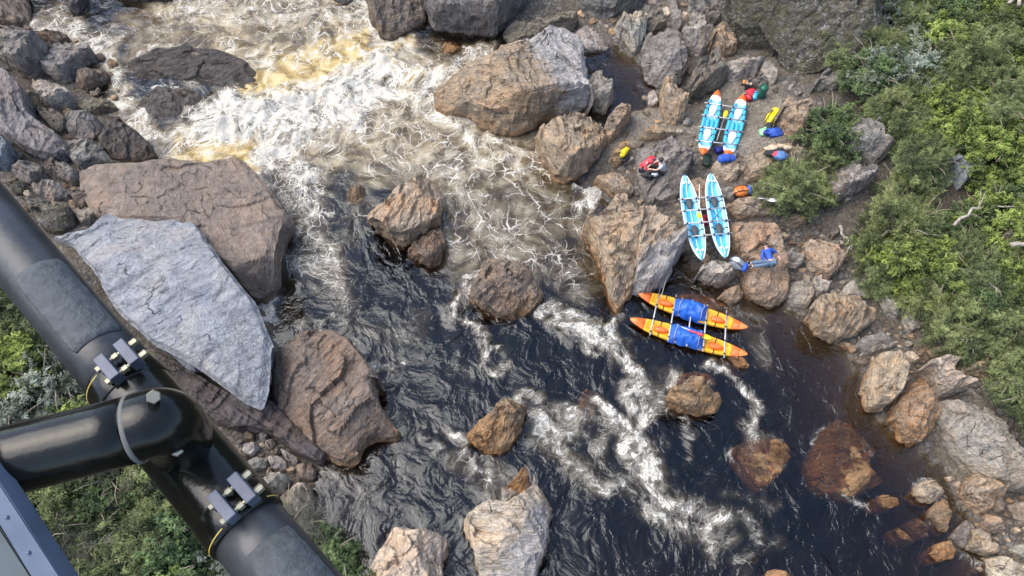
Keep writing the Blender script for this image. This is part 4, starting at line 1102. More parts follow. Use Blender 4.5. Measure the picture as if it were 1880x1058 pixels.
RAFT_INFO = {}
def raft(name, label, A, B, zA, zB, bars, style, W=.37):
    ends = [[Vector(at_z(*p, z)) for p, z in zip(h, zz)] for h, zz in ((A, zA), (B, zB))]
    mid = sum((sum(e, Vector()) for e in ends), Vector()) / 4
    root = thing(name, label, 'raft', mid, None)
    frames = []
    for hi, (a, b) in enumerate(ends):
        d = b - a
        L = d.length
        h = hull_part('hull', L, W, -.7405 if style == 'yellow' else -.70 if style != 'plain' else -.9995, .7405 if style == 'yellow' else .70 if style != 'plain' else .9995, 41, style, {
            'yellow': ('yellow', 'yellow', 'yellow'), 'tips': ('sky', 'sky', 'sky_light'), 'plain': ('tan', 'sky_light', 'sky')}[style], root)
        x = d.normalized(); y = Vector((0, 0, 1)).cross(x).normalized(); zv = x.cross(y)
        Mx = Matrix((x, y, zv)).transposed().to_4x4(); Mx.translation = (a + b) / 2 - mid
        h.matrix_local = Mx
        frames.append((Mx, L))
        if style == 'yellow':
            for sg in (-1, 1):
                hull_part('bow_cover' if sg < 0 else 'stern_cover', L, W, *sorted((sg * .741, sg * .87)), 9, style, ('orange',) * 3, h)
                hull_part('tip', L, W, *sorted((sg * .8705, sg * .9995)), 8, style, ('orange_pale',) * 3, h)
            for s in (-.47, .47):
                seat_on(h, L, s + .015, 'orange', .30, .14); strap_over(h, L, W, s - .01)
            # tarp-covered load amidships
            bm = bmesh.new()
            nu, nv = 34, 20
            r_ = np.random.default_rng(40 + hi)
            gr = []
            for i in range(nu):
                row = []
                for j in range(nv):
                    u, v = i / (nu - 1) * 2 - 1, j / (nv - 1) * 2 - 1
                    s = -.02 + u * .285
                    zz = rim_z(s) + .30 * (1 - abs(u) ** 5) * (1 - abs(v) ** 3.5) + .02
                    if abs(v) > .9: zz -= .16
                    wv = W * (1.04 if abs(v) < .95 else 1.09)
                    row.append([s * L / 2, v * wv, zz])
                gr.append(row)
            g = np.array(gr).reshape(-1, 3)
            g[:, 2] += .10 * fbm(g * 3.2 + hi * 7, 91, 4) + .035 * np.abs(fbm(g * np.array([4, 9, 2]) + hi, 93, 3))
            g[:, 1] += .05 * fbm(g * 3 + 4, 92, 3)
            vs = [bm.verts.new(p) for p in g]
            for i in range(nu - 1):
                for j in range(nv - 1):
                    bm.faces.new((vs[i * nv + j], vs[(i + 1) * nv + j], vs[(i + 1) * nv + j + 1], vs[i * nv + j + 1]))
            cv = link('load_cover', bm_mesh('load_cover', bm), M['blue'], h)
            bm = bmesh.new()
            for s in (-.22, .18):
                add_tube(bm, [(s * L / 2 + .02 * math.sin(v * 5), v * W * 1.06, rim_z(s) + .36 * (1 - abs(v) ** 3.5)) for v in np.linspace(-1, 1, 13)], .012, 5)
            link('lashing', bm_mesh('lashing', bm), M['rope'], cv)
            if hi == 1:
                bm = bmesh.new()
                bmesh.ops.create_uvsphere(bm, u_segments=12, v_segments=8, radius=.10, matrix=Matrix.Translation((.42, .05, rim_z(0) + .36)) @ Matrix.Diagonal((1.5, .7, .6, 1)))
                bmesh.ops.create_uvsphere(bm, u_segments=12, v_segments=8, radius=.08, matrix=Matrix.Translation((.15, .07, rim_z(0) + .37)) @ Matrix.Diagonal((3.2, .6, .45, 1)))
                link('packed_bag', bm_mesh('packed_bag', bm), M['pinkred'], cv)
        elif style == 'tips':
            for sg in (-1, 1):
                hull_part('end_panel', L, W, *sorted((sg * .7005, sg * .82)), 8, style, ('white',) * 3, h)
                hull_part('bow_cover' if sg < 0 else 'stern_cover', L, W, *sorted((sg * .8205, sg * .9995)), 10, style, ('orange',) * 3, h)
            for s in (-.40, .34):
                seat_on(h, L, s, 'white', .40, .17); strap_over(h, L, W, s, rad=.02)
            bm = bmesh.new()
            for y in (-.10, .10):
                add_tube(bm, [(s * L / 2, y, deck_z(L, s) + .05) for s in np.linspace(-.14, .16, 9)], [.03, .085, .09, .09, .09, .09, .09, .085, .03], 10)
            link('foot_tube', bm_mesh('foot_tube', bm), M['sky'], h)
        else:
            for s in (-.33, .32):
                seat_on(h, L, s, 'seat_grey', .33, .14); strap_over(h, L, W, s - .02, rad=.02)
            bm = bmesh.new()
            add_tube(bm, [(s * L / 2, 0, deck_z(L, s) + .004) for s in np.linspace(-.93, .93, 60)], .018, 6)
            link('deck_seam', bm_mesh('deck_seam', bm), M['white'], h)
            for sg in (-1, 1):
                bm = bmesh.new()
                add_tube(bm, [(s * L / 2, sg * .98 * (W * max(0, 1 - abs(s) ** 2.7) ** .72 + .018), rim_z(s) * .92 + .02) for s in np.linspace(-.97, .97, 60)], .022, 6)
                link('rim_bead', bm_mesh('rim_bead', bm), M['white'], h)
            if hi == 1:
                bm = bmesh.new()
                for e in ((-.14, -.22, .12, .22), (-.14, .22, .12, -.22)):
                    add_tube(bm, [((e[0] + (e[2] - e[0]) * t) * L / 2, e[1] + (e[3] - e[1]) * t, deck_z(L, 0) + .09 + .03 * math.sin(t * 9)) for t in np.linspace(0, 1, 12)], .012, 5)
                link('deck_cord', bm_mesh('deck_cord', bm), M['black'], h)
            for s in (-.80, .78):
                bm = bmesh.new()
                for y in (-.11, .11):
                    bmesh.ops.create_uvsphere(bm, u_segments=10, v_segments=6, radius=.055, matrix=Matrix.Translation((s * L / 2, y, deck_z(L, s) + .01)) @ Matrix.Diagonal((1.4, 1, .4, 1)))
                link('handle_patch', bm_mesh('handle_patch', bm), M['white'], h)
    (M0, L0), (M1, L1) = frames
    for s in bars:
        p0 = M0 @ Vector((s * L0 / 2, 0, rim_z(s) + .045)); p1 = M1 @ Vector((s * L1 / 2, 0, rim_z(s) + .045))
        e = (p1 - p0).normalized() * (W + .10)
        bm = bmesh.new(); add_tube(bm, [p0 - e, p1 + e], .03, 10)
        bar = link('crossbar', bm_mesh('crossbar', bm), M['alu'], root)
        for p in (p0, p1):
            for q in (-.8, .8):
                c = p + e.normalized() * q * W
                bm = bmesh.new()
                add_tube(bm, [c - e.normalized() * .03, c + e.normalized() * .03], .045, 8)
                link('lashing', bm_mesh('lashing', bm), M['black'], bar)
    RAFT_INFO[name] = (root, frames)
    print('raft', name, [round(f[1], 2) for f in frames])
    return root

raft('catamaran_raft', 'blue catamaran raft with white panels and orange tips drawn up on the gravel', [(1315, 176), (1287, 293)], [(1361, 184), (1332, 297)], (1.0, .95), (1.0, .95), (-.55, -.16, .20, .62), 'tips')
raft('catamaran_raft', 'plain blue catamaran raft with black seats laid across the boulders', [(1254, 331), (1285, 486)], [(1301, 328), (1328, 482)], (1.05, .95), (1.1, 1.0), (-.42, -.14, .16, .46), 'plain')
raft('catamaran_raft', 'yellow and orange catamaran raft with blue covered loads afloat on the river', [(1168, 545), (1368, 609)], [(1155, 593), (1368, 658)], (-.05, -.05), (-.05, -.05), (-.62, -.31, .0, .27, .62), 'yellow')

# ---------------------------------------------------------------- bags and gear
def blob(bm, c, r, rot=None, noise_amp=.12, seed=0, n=20):
    q = bmesh.ops.create_uvsphere(bm, u_segments=n, v_segments=n // 2 + 2, radius=1.0)
    vs = q['verts']
    P = np.array([v.co for v in vs])
    k = 1 + noise_amp * fbm(P * 1.7 + seed * 3.3, seed, 3)
    for v, kk in zip(vs, k):
        p = Vector((v.co.x * r[0] * kk, v.co.y * r[1] * kk, v.co.z * r[2] * kk))
        if rot is not None: p = rot @ p
        v.co = p + Vector(c)

def dry_bag(label, px, py, ang, ln, rad, mat, upright=False, strapmat='black', cat='dry bag', straps=(-.35, .35), name='dry_bag', squash=.8):
    g = shoot(px, py)
    root = thing(name, label, cat, g)
    root.rotation_euler = (0, 0, math.radians(ang))
    seed = int(px * 3 + py) % 97
    path, rr = [], []
    for t in np.linspace(-1, 1, 15):
        a = abs(t)
        rr.append(rad * (max(0.05, 1 - a ** 6) ** .5) * (1 + .06 * math.sin(t * 7 + seed)))
        path.append((t * ln / 2, .02 * math.sin(t * 4 + seed), 0))
    bm = bmesh.new(); add_tube(bm, path, rr, 18)
    P = np.array([v.co for v in bm.verts]); k = fbm(P * 6 + seed, seed, 3)
    for v, kk in zip(bm.verts, k):
        v.co.z *= squash
        v.co *= 1 + .10 * kk
    R = Matrix.Rotation(-math.pi / 2, 4, 'Y') if upright else Matrix.Identity(4)
    T = Matrix.Translation((0, 0, ln / 2 if upright else rad * squash * .9))
    bm.transform(T @ R)
    body = link('bag_body', bm_mesh('bag_body', bm), M[mat], root)
    bm = bmesh.new()
    add_box(bm, (ln / 2 + .03, 0, 0), (.07, rad * 1.5, .05), bevel=.015)
    bm.transform(T @ R)
    link('roll_closure', bm_mesh('roll_closure', bm), M[mat], root)
    for s in straps:
        bm = bmesh.new()
        x = s * ln
        add_tube(bm, [(x, rad * 1.04 * math.cos(a), rad * squash * 1.05 * math.sin(a)) for a in np.linspace(0, 2 * math.pi, 20)], .016, 5, caps=False)
        bm.transform(T @ R)
        link('strap', bm_mesh('strap', bm), M[strapmat], root)
    return root

dry_bag('red dry bag leaning beside the orange raft tip', 1376, 178, 55, .75, .22, 'red')
dry_bag('light blue dry bag squeezed between the red and green bags', 1385, 179, 80, .5, .15, 'sky', straps=(.2,))
dry_bag('dark green barrel-shaped dry bag standing on the gravel', 1396, 180, 0, .75, .19, 'green', upright=True, squash=1.0)
dry_bag('deep blue stuff bag under the white-tipped raft between its hulls', 1319, 279, 20, .4, .17, 'deepblue', straps=(0,))
dry_bag('blue bag lying beneath the orange stern of the white-tipped raft', 1331, 295, 5, .75, .20, 'royal', straps=(.2,))
dry_bag('small grey bag to the right of the orange stern', 1348, 287, 35, .38, .16, 'grey', straps=(-.1, .1))
dry_bag('dark green canvas bag in the gap below the left orange tip', 1297, 298, 75, .65, .18, 'dkgreen')
dry_bag('crumpled bright yellow bag on the orange-tinted stone', 1145, 283, 55, .55, .13, 'pvc_yellow', straps=(-.3,))
dry_bag('dark bag stuffed below the crumpled yellow one', 1148, 295, 50, .4, .13, 'charcoal', straps=())
dry_bag('red bag tucked under the poles between the plain blue hulls', 1291, 408, 70, .5, .14, 'red', straps=(.1,))

def backpack(label, px, py, ang, size, mat, lidmat, pocket, extra=None):
    g = shoot(px, py)
    root = thing('backpack', label, 'backpack', g)
    root.rotation_euler = (0, 0, math.radians(ang))
    L_, W_, H_ = size
    bm = bmesh.new(); blob(bm, (0, 0, H_ * .45), (L_ / 2, W_ / 2, H_ / 2), None, .16, int(px) % 50, 22)
    link('pack_body', bm_mesh('pack_body', bm), M[mat], root)
    bm = bmesh.new(); blob(bm, (L_ * .45, 0, H_ * .62), (L_ * .16, W_ * .46, H_ * .36), None, .15, int(py) % 50, 16)
    link('lid', bm_mesh('lid', bm), M[lidmat], root)
    bm = bmesh.new(); blob(bm, (-L_ * .12, 0, H_ * .78), (L_ * .24, W_ * .34, H_ * .26), None, .15, 7, 16)
    link('pocket', bm_mesh('pocket', bm), M[pocket], root)
    for y in (-.27, .27):
        bm = bmesh.new()
        add_tube(bm, [(t * L_ * .52, y * W_, H_ * (.45 + .54 * max(0, 1 - abs(t) ** 2.2) ** .5)) for t in np.linspace(-1, 1, 14)], .02, 6)
        link('strap', bm_mesh('strap', bm), M['black'], root)
    return root
backpack('bright yellow roll-top pack with black straps standing on the gravel', 1415, 222, 55, (.95, .5, .42), 'pvc_yellow', 'pvc_yellow', 'pvc_yellow')
backpack('orange backpack with blue straps and a red base on the loaf-shaped boulder', 1359, 357, 5, (.72, .55, .45), 'orange_pale', 'royal', 'orange')
backpack('grey backpack with a blue lid next to the flat-topped tan boulder', 1352, 489, -40, (.75, .55, .42), 'grey', 'royal', 'teegrey')

def soft_heap(name, label, cat, px, py, parts):
    g = shoot(px, py)
    root = thing(name, label, cat, g)
    for i, (nm, c, r, m) in enumerate(parts):
        bm = bmesh.new(); blob(bm, c, r, None, .38, i * 5 + int(px) % 31, 22)
        link(nm, bm_mesh(nm, bm), M[m], root)
    return root
soft_heap('stuff_sack', 'royal blue sack lying open on the gravel below the yellow pack', 'sack', 1422, 247, [('sack_body', (0, 0, .12), (.42, .24, .2), 'royal'), ('drawn_mouth', (-.42, -.02, .12), (.12, .12, .1), 'deepblue')])
soft_heap('plastic_bag', 'small pale green plastic bag beside the yellow pack', 'bag', 1401, 246, [('bag_body', (0, 0, .1), (.2, .22, .14), 'mint'), ('knot', (.08, .16, .2), (.06, .06, .06), 'mint')])
soft_heap('black_pouch', 'black pouch between the yellow pack and the blue sack', 'pouch', 1411, 235, [('pouch_body', (0, 0, .08), (.16, .22, .12), 'charcoal'), ('flap', (0, .1, .16), (.1, .1, .05), 'navy')])
soft_heap('net_bag', 'faded blue net bag on the broad boulder behind the round shrub', 'bag', 1431, 289, [('bag_body', (0, 0, .1), (.30, .24, .16), 'net'), ('drawn_mouth', (-.24, .08, .14), (.1, .1, .09), 'charcoal')])
soft_heap('clothing_bundle', 'bundle of tan shirt and dark vest dropped on the broad boulder', 'clothes', 1420, 281, [('shirt', (0, .18, .08), (.34, .2, .1), 'cloth_tan'), ('vest', (-.12, -.1, .1), (.36, .16, .13), 'charcoal'), ('belt_pouch', (.22, .02, .14), (.18, .12, .1), 'black'), ('towel', (.02, -.2, .14), (.2, .14, .1), 'pinkred')])
soft_heap('brown_boots', 'pair of brown boots beside the bundle of clothes', 'boots', 1439, 272, [('boot', (-.12, .05, .08), (.18, .09, .1), 'cloth_tan'), ('boot', (.14, -.06, .08), (.18, .09, .1), 'cloth_tan')])
soft_heap('helmet_bag', 'black bag with a white helmet on top by the seated people', 'bag', 1192, 325, [('bag_body', (0, 0, .13), (.34, .22, .17), 'charcoal'), ('helmet', (.2, -.05, .26), (.16, .13, .12), 'white')])
soft_heap('life_vest', 'bright red life vest held by the person in a grey shirt', 'life vest', 1196, 303, [('vest_front', (0, -.12, .12), (.24, .17, .13), 'red'), ('vest_back', (.02, .22, .14), (.2, .15, .12), 'red'), ('collar', (.1, .05, .2), (.09, .12, .08), 'black')])
# open lunch box under the ridged oval boulder
g = shoot(1371, 156)
root = thing('ration_box', 'open box with pale orange packets in front of the ridged boulder', 'box', g)
root.rotation_euler = (0, 0, -.3)
bm = bmesh.new(); add_box(bm, (0, 0, .06), (.55, .3, .12), bevel=.02); link('box_body', bm_mesh('box_body', bm), M['charcoal'], root)
for i in range(3):
    bm = bmesh.new(); add_box(bm, (-.16 + .16 * i, 0, .145), (.13, .22, .05), bevel=.015); link('packet', bm_mesh('packet', bm), M['cloth_tan' if i else 'orange_pale'], root)

def paddle(label, p0, p1, z, blade, shaft='alu'):
    a = Vector(at_z(*p0, z)); b = Vector(at_z(*p1, z))
    mid = (a + b) / 2; d = b - a; L_ = d.length
    root = thing('paddle', label, 'paddle', mid)
    x = d.normalized(); y = Vector((0, 0, 1)).cross(x).normalized()
    Mx = Matrix((x, y, x.cross(y))).transposed().to_4x4(); Mx.translation = mid
    root.matrix_world = Mx
    bm = bmesh.new(); add_tube(bm, [(-L_ / 2 + .4, 0, 0), (L_ / 2, 0, 0)], .02, 8); link('shaft', bm_mesh('shaft', bm), M[shaft], root)
    bm = bmesh.new()
    n = 14
    up, dn = [], []
    for i in range(n):
        t = i / (n - 1)
        w = .105 * math.sin(math.pi * min(1, .12 + t * .9)) ** .6 if t < .98 else .03
        cz = .03 * math.cos(t * 3)
        up.append([bm.verts.new((-L_ / 2 + t * .48, sy * w, cz + .012 - .02 * abs(sy) + .0)) for sy in (-1, -.5, 0, .5, 1)])
        dn.append([bm.verts.new((-L_ / 2 + t * .48, sy * w, cz - .012 - .02 * abs(sy))) for sy in (-1, -.5, 0, .5, 1)])
    for i in range(n - 1):
        for j in range(4):
            bm.faces.new((up[i][j], up[i + 1][j], up[i + 1][j + 1], up[i][j + 1]))
            bm.faces.new((dn[i][j], dn[i][j + 1], dn[i + 1][j + 1], dn[i + 1][j]))
        bm.faces.new((up[i][0], dn[i][0], dn[i + 1][0], up[i + 1][0])); bm.faces.new((up[i][4], up[i + 1][4], dn[i + 1][4], dn[i][4]))
    bm.faces.new(up[0] + dn[0][::-1]); bm.faces.new(up[-1][::-1] + dn[-1])
    link('blade', bm_mesh('blade', bm), M[blade], root)
    return root
paddle('paddle with yellow blade and white shaft between the plain blue hulls', (1284, 401), (1284, 338), 1.30, 'pvc_yellow', 'white')
paddle('yellow-bladed paddle under the poles of the white-tipped raft', (1334, 204), (1316, 258), 1.10, 'pvc_yellow')
paddle('red-bladed paddle propped on the stones below the gravel beach', (1364, 281), (1410, 281), 1.05, 'red', 'rope')
paddle('silver paddle shaft lying on the loaf-shaped boulder', (1430, 368), (1392, 364), 1.75, 'white')
paddle('yellow paddle blade sticking out beside the lower blue load', (1306, 622), (1245, 598), .52, 'pvc_yellow', 'white')

# mooring line from the white-cornered boulder to the yellow raft
a = shoot(1238, 462); b = Vector(at_z(1213, 548, .45))
bm = bmesh.new()
add_tube(bm, [a.lerp(b, t) + Vector((0, 0, .05 - .5 * t * (1 - t))) for t in np.linspace(0, 1, 24)], .016, 6)
tag(link('mooring_rope', bm_mesh('mooring_rope', bm), M['rope']), 'thin pale rope running from a boulder down to the yellow raft', 'rope')

# ---------------------------------------------------------------- people
def skin_mesh(name, nodes, edges, mat, parent, root='pelvis', levels=2):
    """grow one continuous surface over a little skeleton: nodes {key: (x, y, z, r)}"""
    keys = list(nodes)
    me = bpy.data.meshes.new(name)
    me.from_pydata([nodes[k][:3] for k in keys], [(keys.index(a), keys.index(b)) for a, b in edges], [])
    o = bpy.data.objects.new(name, me); COL.objects.link(o)
    sk = o.modifiers.new('skin', 'SKIN')
    sk.use_smooth_shade = True
    for i, k in enumerate(keys):
        r = nodes[k][3]
        ry = nodes[k][4] if len(nodes[k]) > 4 else r
        me.skin_vertices[0].data[i].radius = (r, ry)
        me.skin_vertices[0].data[i].use_root = (k == root)
    ss = o.modifiers.new('sub', 'SUBSURF'); ss.levels = levels; ss.render_levels = levels
    bpy.context.view_layer.update()
    ev = o.evaluated_get(bpy.context.evaluated_depsgraph_get())
    out = bpy.data.meshes.new_from_object(ev)
    out.name = name
    bpy.data.objects.remove(o); bpy.data.meshes.remove(me)
    for p in out.polygons: p.use_smooth = True
    return link(name, out, M[mat], parent)

def person(label, loc, heading, J, torso, legs, hair=True, helmet=None, sleeves=True, shoes='charcoal'):
    """J: joint positions in the person's own frame (x ahead, y to the left, z up)"""
    root = thing('person', label, 'person', loc)
    root.rotation_euler = (0, 0, math.radians(heading))
    V3 = {k: Vector(v) for k, v in J.items()}
    N = {'pelvis': (*V3['pelvis'], .12), 'waist': (*V3['waist'], .12), 'chest': (*V3['chest'], .145), 'neckbase': (*V3['neckbase'], .085),
         'neck': (*V3['neck'], .055), 'head': (*V3['head'], .095), 'crown': (*V3['crown'], .075)}
    E = [('pelvis', 'waist'), ('waist', 'chest'), ('chest', 'neckbase'), ('neckbase', 'neck'), ('neck', 'head'), ('head', 'crown')]
    for s in 'lr':
        N['sh' + s] = (*V3['sh' + s], .062); N['el' + s] = (*V3['el' + s], .044); N['wr' + s] = (*V3['wr' + s], .029)
        N['hip' + s] = (*V3['hip' + s], .095); N['kn' + s] = (*V3['kn' + s], .062); N['an' + s] = (*V3['an' + s], .042)
        N['toe' + s] = (*V3['toe' + s], .035)
        E += [('neckbase', 'sh' + s), ('sh' + s, 'el' + s), ('el' + s, 'wr' + s), ('pelvis', 'hip' + s), ('hip' + s, 'kn' + s), ('kn' + s, 'an' + s), ('an' + s, 'toe' + s)]
        fw = (V3['wr' + s] - V3['el' + s]).normalized()
        sd_ = fw.cross(Vector((0, 0, 1))); sd_ = sd_.normalized() if sd_.length > .05 else Vector((0, 1, 0))
        if s == 'l': sd_ = -sd_
        palm = V3['wr' + s] + fw * .055
        N['pa' + s] = (*palm, .034)
        E.append(('wr' + s, 'pa' + s))
        for f, (off, ln) in enumerate([(.030, .075), (.010, .085), (-.010, .08), (-.030, .065)]):
            a = palm + fw * .035 + sd_ * off
            m_ = a + fw * ln * .55 - Vector((0, 0, .012)); t = m_ + fw * ln * .4 - Vector((0, 0, .03))
            N[f'f{f}a{s}'] = (*a, .0105); N[f'f{f}b{s}'] = (*m_, .0095); N[f'f{f}c{s}'] = (*t, .008)
            E += [('pa' + s, f'f{f}a{s}'), (f'f{f}a{s}', f'f{f}b{s}'), (f'f{f}b{s}', f'f{f}c{s}')]
        th = V3['wr' + s] + fw * .035 + sd_ * .045; t2 = th + fw * .045 + sd_ * .02
        N['t1' + s] = (*th, .012); N['t2' + s] = (*t2, .0095)
        E += [('wr' + s, 't1' + s), ('t1' + s, 't2' + s)]
    skin_mesh('body', N, E, 'skin', root)
    # jacket or shirt over the torso and arms
    g = {k: (*N[k][:3], N[k][3] + .022) for k in ('pelvis', 'waist', 'chest', 'neckbase')}
    e = [('pelvis', 'waist'), ('waist', 'chest'), ('chest', 'neckbase')]
    for s in 'lr':
        end = V3['el' + s].lerp(V3['wr' + s], .85) if sleeves else V3['sh' + s].lerp(V3['el' + s], .65)
        g['sh' + s] = (*V3['sh' + s], .085)
        if sleeves: g['el' + s] = (*V3['el' + s], .066); e += [('sh' + s, 'el' + s), ('el' + s, 'en' + s)]
        else: e += [('sh' + s, 'en' + s)]
        g['en' + s] = (*end, .052 if sleeves else .064)
        e += [('neckbase', 'sh' + s)]
    skin_mesh('jacket' if sleeves else 'shirt', g, e, torso, root)
    g = {'pelvis': (*V3['pelvis'], .145)}; e = []
    for s in 'lr':
        g['hip' + s] = (*V3['hip' + s], .115); g['kn' + s] = (*V3['kn' + s], .082); g['an' + s] = (*V3['kn' + s].lerp(V3['an' + s], .92), .064)
        e += [('pelvis', 'hip' + s), ('hip' + s, 'kn' + s), ('kn' + s, 'an' + s)]
    skin_mesh('trousers', g, e, legs, root)
    for s in 'lr':
        d = V3['toe' + s] - V3['an' + s]
        g = {'a': (*V3['an' + s], .056), 'b': (*(V3['an' + s] + d * .5), .05), 'c': (*V3['toe' + s], .045)}
        skin_mesh('shoe', g, [('a', 'b'), ('b', 'c')], shoes, root, 'a', 1)
    up = (V3['crown'] - V3['neck']).normalized(); face = Vector(J['face']).normalized()
    hc = V3['head'].lerp(V3['crown'], .35)
    side = up.cross(face).normalized()
    R = Matrix((face, side, up)).transposed()
    bm = bmesh.new()
    for y in (-.035, .035):
        bmesh.ops.create_uvsphere(bm, u_segments=8, v_segments=6, radius=.012, matrix=Matrix.Translation(hc + R @ Vector((.098, y, -.01))))
    link('eyes', bm_mesh('eyes', bm), M['hair'], root)
    bm = bmesh.new(); blob(bm, hc + R @ Vector((.108, 0, -.035)), (.018, .014, .022), R, 0, 1, 10)
    link('nose', bm_mesh('nose', bm), M['skin'], root)
    bm = bmesh.new(); blob(bm, hc + R @ Vector((.096, 0, -.075)), (.010, .028, .008), R, 0, 1, 10)
    link('mouth', bm_mesh('mouth', bm), M['pinkred'], root)
    for y in (-.1, .1):
        bm = bmesh.new(); blob(bm, hc + R @ Vector((-.005, y, -.02)), (.022, .014, .032), R, 0, 1, 10)
        link('ear', bm_mesh('ear', bm), M['skin'], root)
    bm = bmesh.new(); blob(bm, hc + R @ Vector((-.018, 0, .03)), (.118, .113, .10) if not helmet else (.15, .13, .12), R, .08, 3, 20)
    link('hair' if not helmet else 'helmet', bm_mesh('hair', bm), M['hair' if not helmet else helmet], root)
    return root

SIT = dict(pelvis=(0, 0, .14), waist=(.03, 0, .32), chest=(.10, 0, .52), neckbase=(.14, 0, .66), neck=(.17, 0, .72), head=(.21, 0, .81), crown=(.21, 0, .91), face=(1, 0, -.35),
           shl=(.14, .19, .62), shr=(.14, -.19, .62), ell=(.36, .25, .46), elr=(.34, -.26, .44), wrl=(.58, .14, .40), wrr=(.58, -.12, .36),
           hipl=(.08, .11, .13), hipr=(.08, -.11, .13), knl=(.46, .17, .34), knr=(.48, -.16, .32), anl=(.74, .15, .06), anr=(.78, -.15, .05), toel=(.92, .17, .05), toer=(.96, -.17, .04))
person('person in pale grey t-shirt and dark trousers sitting on the swirly grey boulder', shoot(1216, 318), 178, SIT, 'teegrey', 'charcoal', sleeves=False)
S2 = dict(SIT); S2.update(chest=(.14, 0, .50), neckbase=(.22, 0, .62), neck=(.26, 0, .66), head=(.33, 0, .73), crown=(.36, 0, .82), face=(1, 0, -.8), shl=(.20, .19, .58), shr=(.20, -.19, .58))
person('person in red jacket and red helmet crouching on the swirly grey boulder', shoot(1177, 312), -35, S2, 'pinkred', 'navy', helmet='pinkred')
LIE = dict(pelvis=(0, 0, .13), waist=(-.16, .06, .14), chest=(-.36, .14, .17), neckbase=(-.50, .20, .18), neck=(-.57, .23, .20), head=(-.66, .26, .22), crown=(-.75, .29, .23), face=(.2, -.3, 1),
           shl=(-.54, .03, .17), shr=(-.42, .38, .17), ell=(-.36, -.16, .10), elr=(-.22, .50, .10), wrl=(-.14, -.14, .14), wrr=(.0, .42, .14),
           hipl=(.05, -.11, .12), hipr=(.08, .10, .12), knl=(-.16, -.40, .26), knr=(-.02, -.42, .20), anl=(-.42, -.72, .07), anr=(-.26, -.78, .06), toel=(-.50, -.82, .15), toer=(-.34, -.89, .15))
person('person in bright blue jacket and grey-blue trousers lying on the flat-topped tan boulder', shoot(1414, 484), -58, LIE, 'royal', 'denim')

# ---------------------------------------------------------------- the helicopter's landing skid, just below the open door
def cp(px, py, depth):
    return Vector((0, 0, CAM_H)) + Vector(ray(px, py)) * depth
M_SKID = plain('worn_dark_paint', (0.028, 0.031, 0.034), .40, var=.45, scale=9, bump=.18, spec=.5)
M_BLACK = plain('gloss_black_paint', (0.007, 0.0075, 0.0055), .19, var=.5, scale=14, bump=.10, spec=.35)
M_PAD = plain('grey_grip_pad', (0.056, 0.065, 0.070), .7, var=.22, scale=60, bump=.4)
M_CLAMP = plain('slate_blue_alloy', (0.085, 0.097, 0.13), .5, var=.2, scale=30)
M_BOLT = plain('plated_bolt', (0.36, 0.34, 0.25), .4, metal=.6, var=.2)
M_SEAL = plain('yellow_sealant', (0.55, 0.40, 0.08), .6)
M_RING = plain('grey_sealant', (0.12, 0.12, 0.11), .7)
M_STEP = plain('slate_blue_step', (0.105, 0.13, 0.175), .5, var=.12, scale=20)
M_STEPIN = plain('green_grey_step', (0.085, 0.10, 0.102), .6, var=.15, scale=12)
D0, D1 = 1.32, 1.04
A0 = cp(-2, 422, D0); A1 = cp(528, 1058, D1)
ax = (A1 - A0).normalized(); Lk = (A1 - A0).length
RT = 0.0540
skid = thing('landing_skid', 'dark helicopter landing skid with clamped black cross tube', 'landing skid', (A0 + A1) / 2)
so = skid.location.copy()
eye = Vector((0, 0, CAM_H))
def along(t): return A0 + ax * (t * Lk)
def t_at(px, py):
    """parameter on the tube axis nearest the sight line through a pixel"""
    d = Vector(ray(px, py)); w = A0 - eye
    a, b, c = ax.dot(ax), ax.dot(d), d.dot(d)
    return ((b * d.dot(w) - c * ax.dot(w)) / (a * c - b * b)) / Lk
def tube_part(name, pathpts, radii, mat, parent=skid, n=48):
    bm = bmesh.new(); add_tube(bm, [Vector(p) - so for p in pathpts], radii, n)
    return link(name, bm_mesh(name, bm), mat, parent)
def t_facing(px, py, h):
    best = None
    for t in np.linspace(-.2, 1.3, 600):
        p = along(t); v = eye - p; v = (v - ax * v.dot(ax)).normalized()
        q = to_px(np.array([p + v * h]))[0]
        d = np.hypot(q[0] - px, q[1] - py)
        if best is None or d < best[0]: best = (d, t)
    return best[1]
tc0, tc1 = t_facing(221, 662, RT * 1.1 + .012), t_facing(432, 912, RT * 1.1 + .012)
tube_part('skid_tube', [along(t) for t in np.linspace(-.75, tc0 + .012, 12)], RT, M_SKID)
tube_part('skid_tube', [along(t) for t in np.linspace(tc1 - .012, 1.9, 12)], RT * 1.01, M_SKID)
tube_part('saddle_sleeve', [along(t) for t in np.linspace(tc0 - .02, tc1 + .02, 14)], RT * 1.07, M_BLACK)
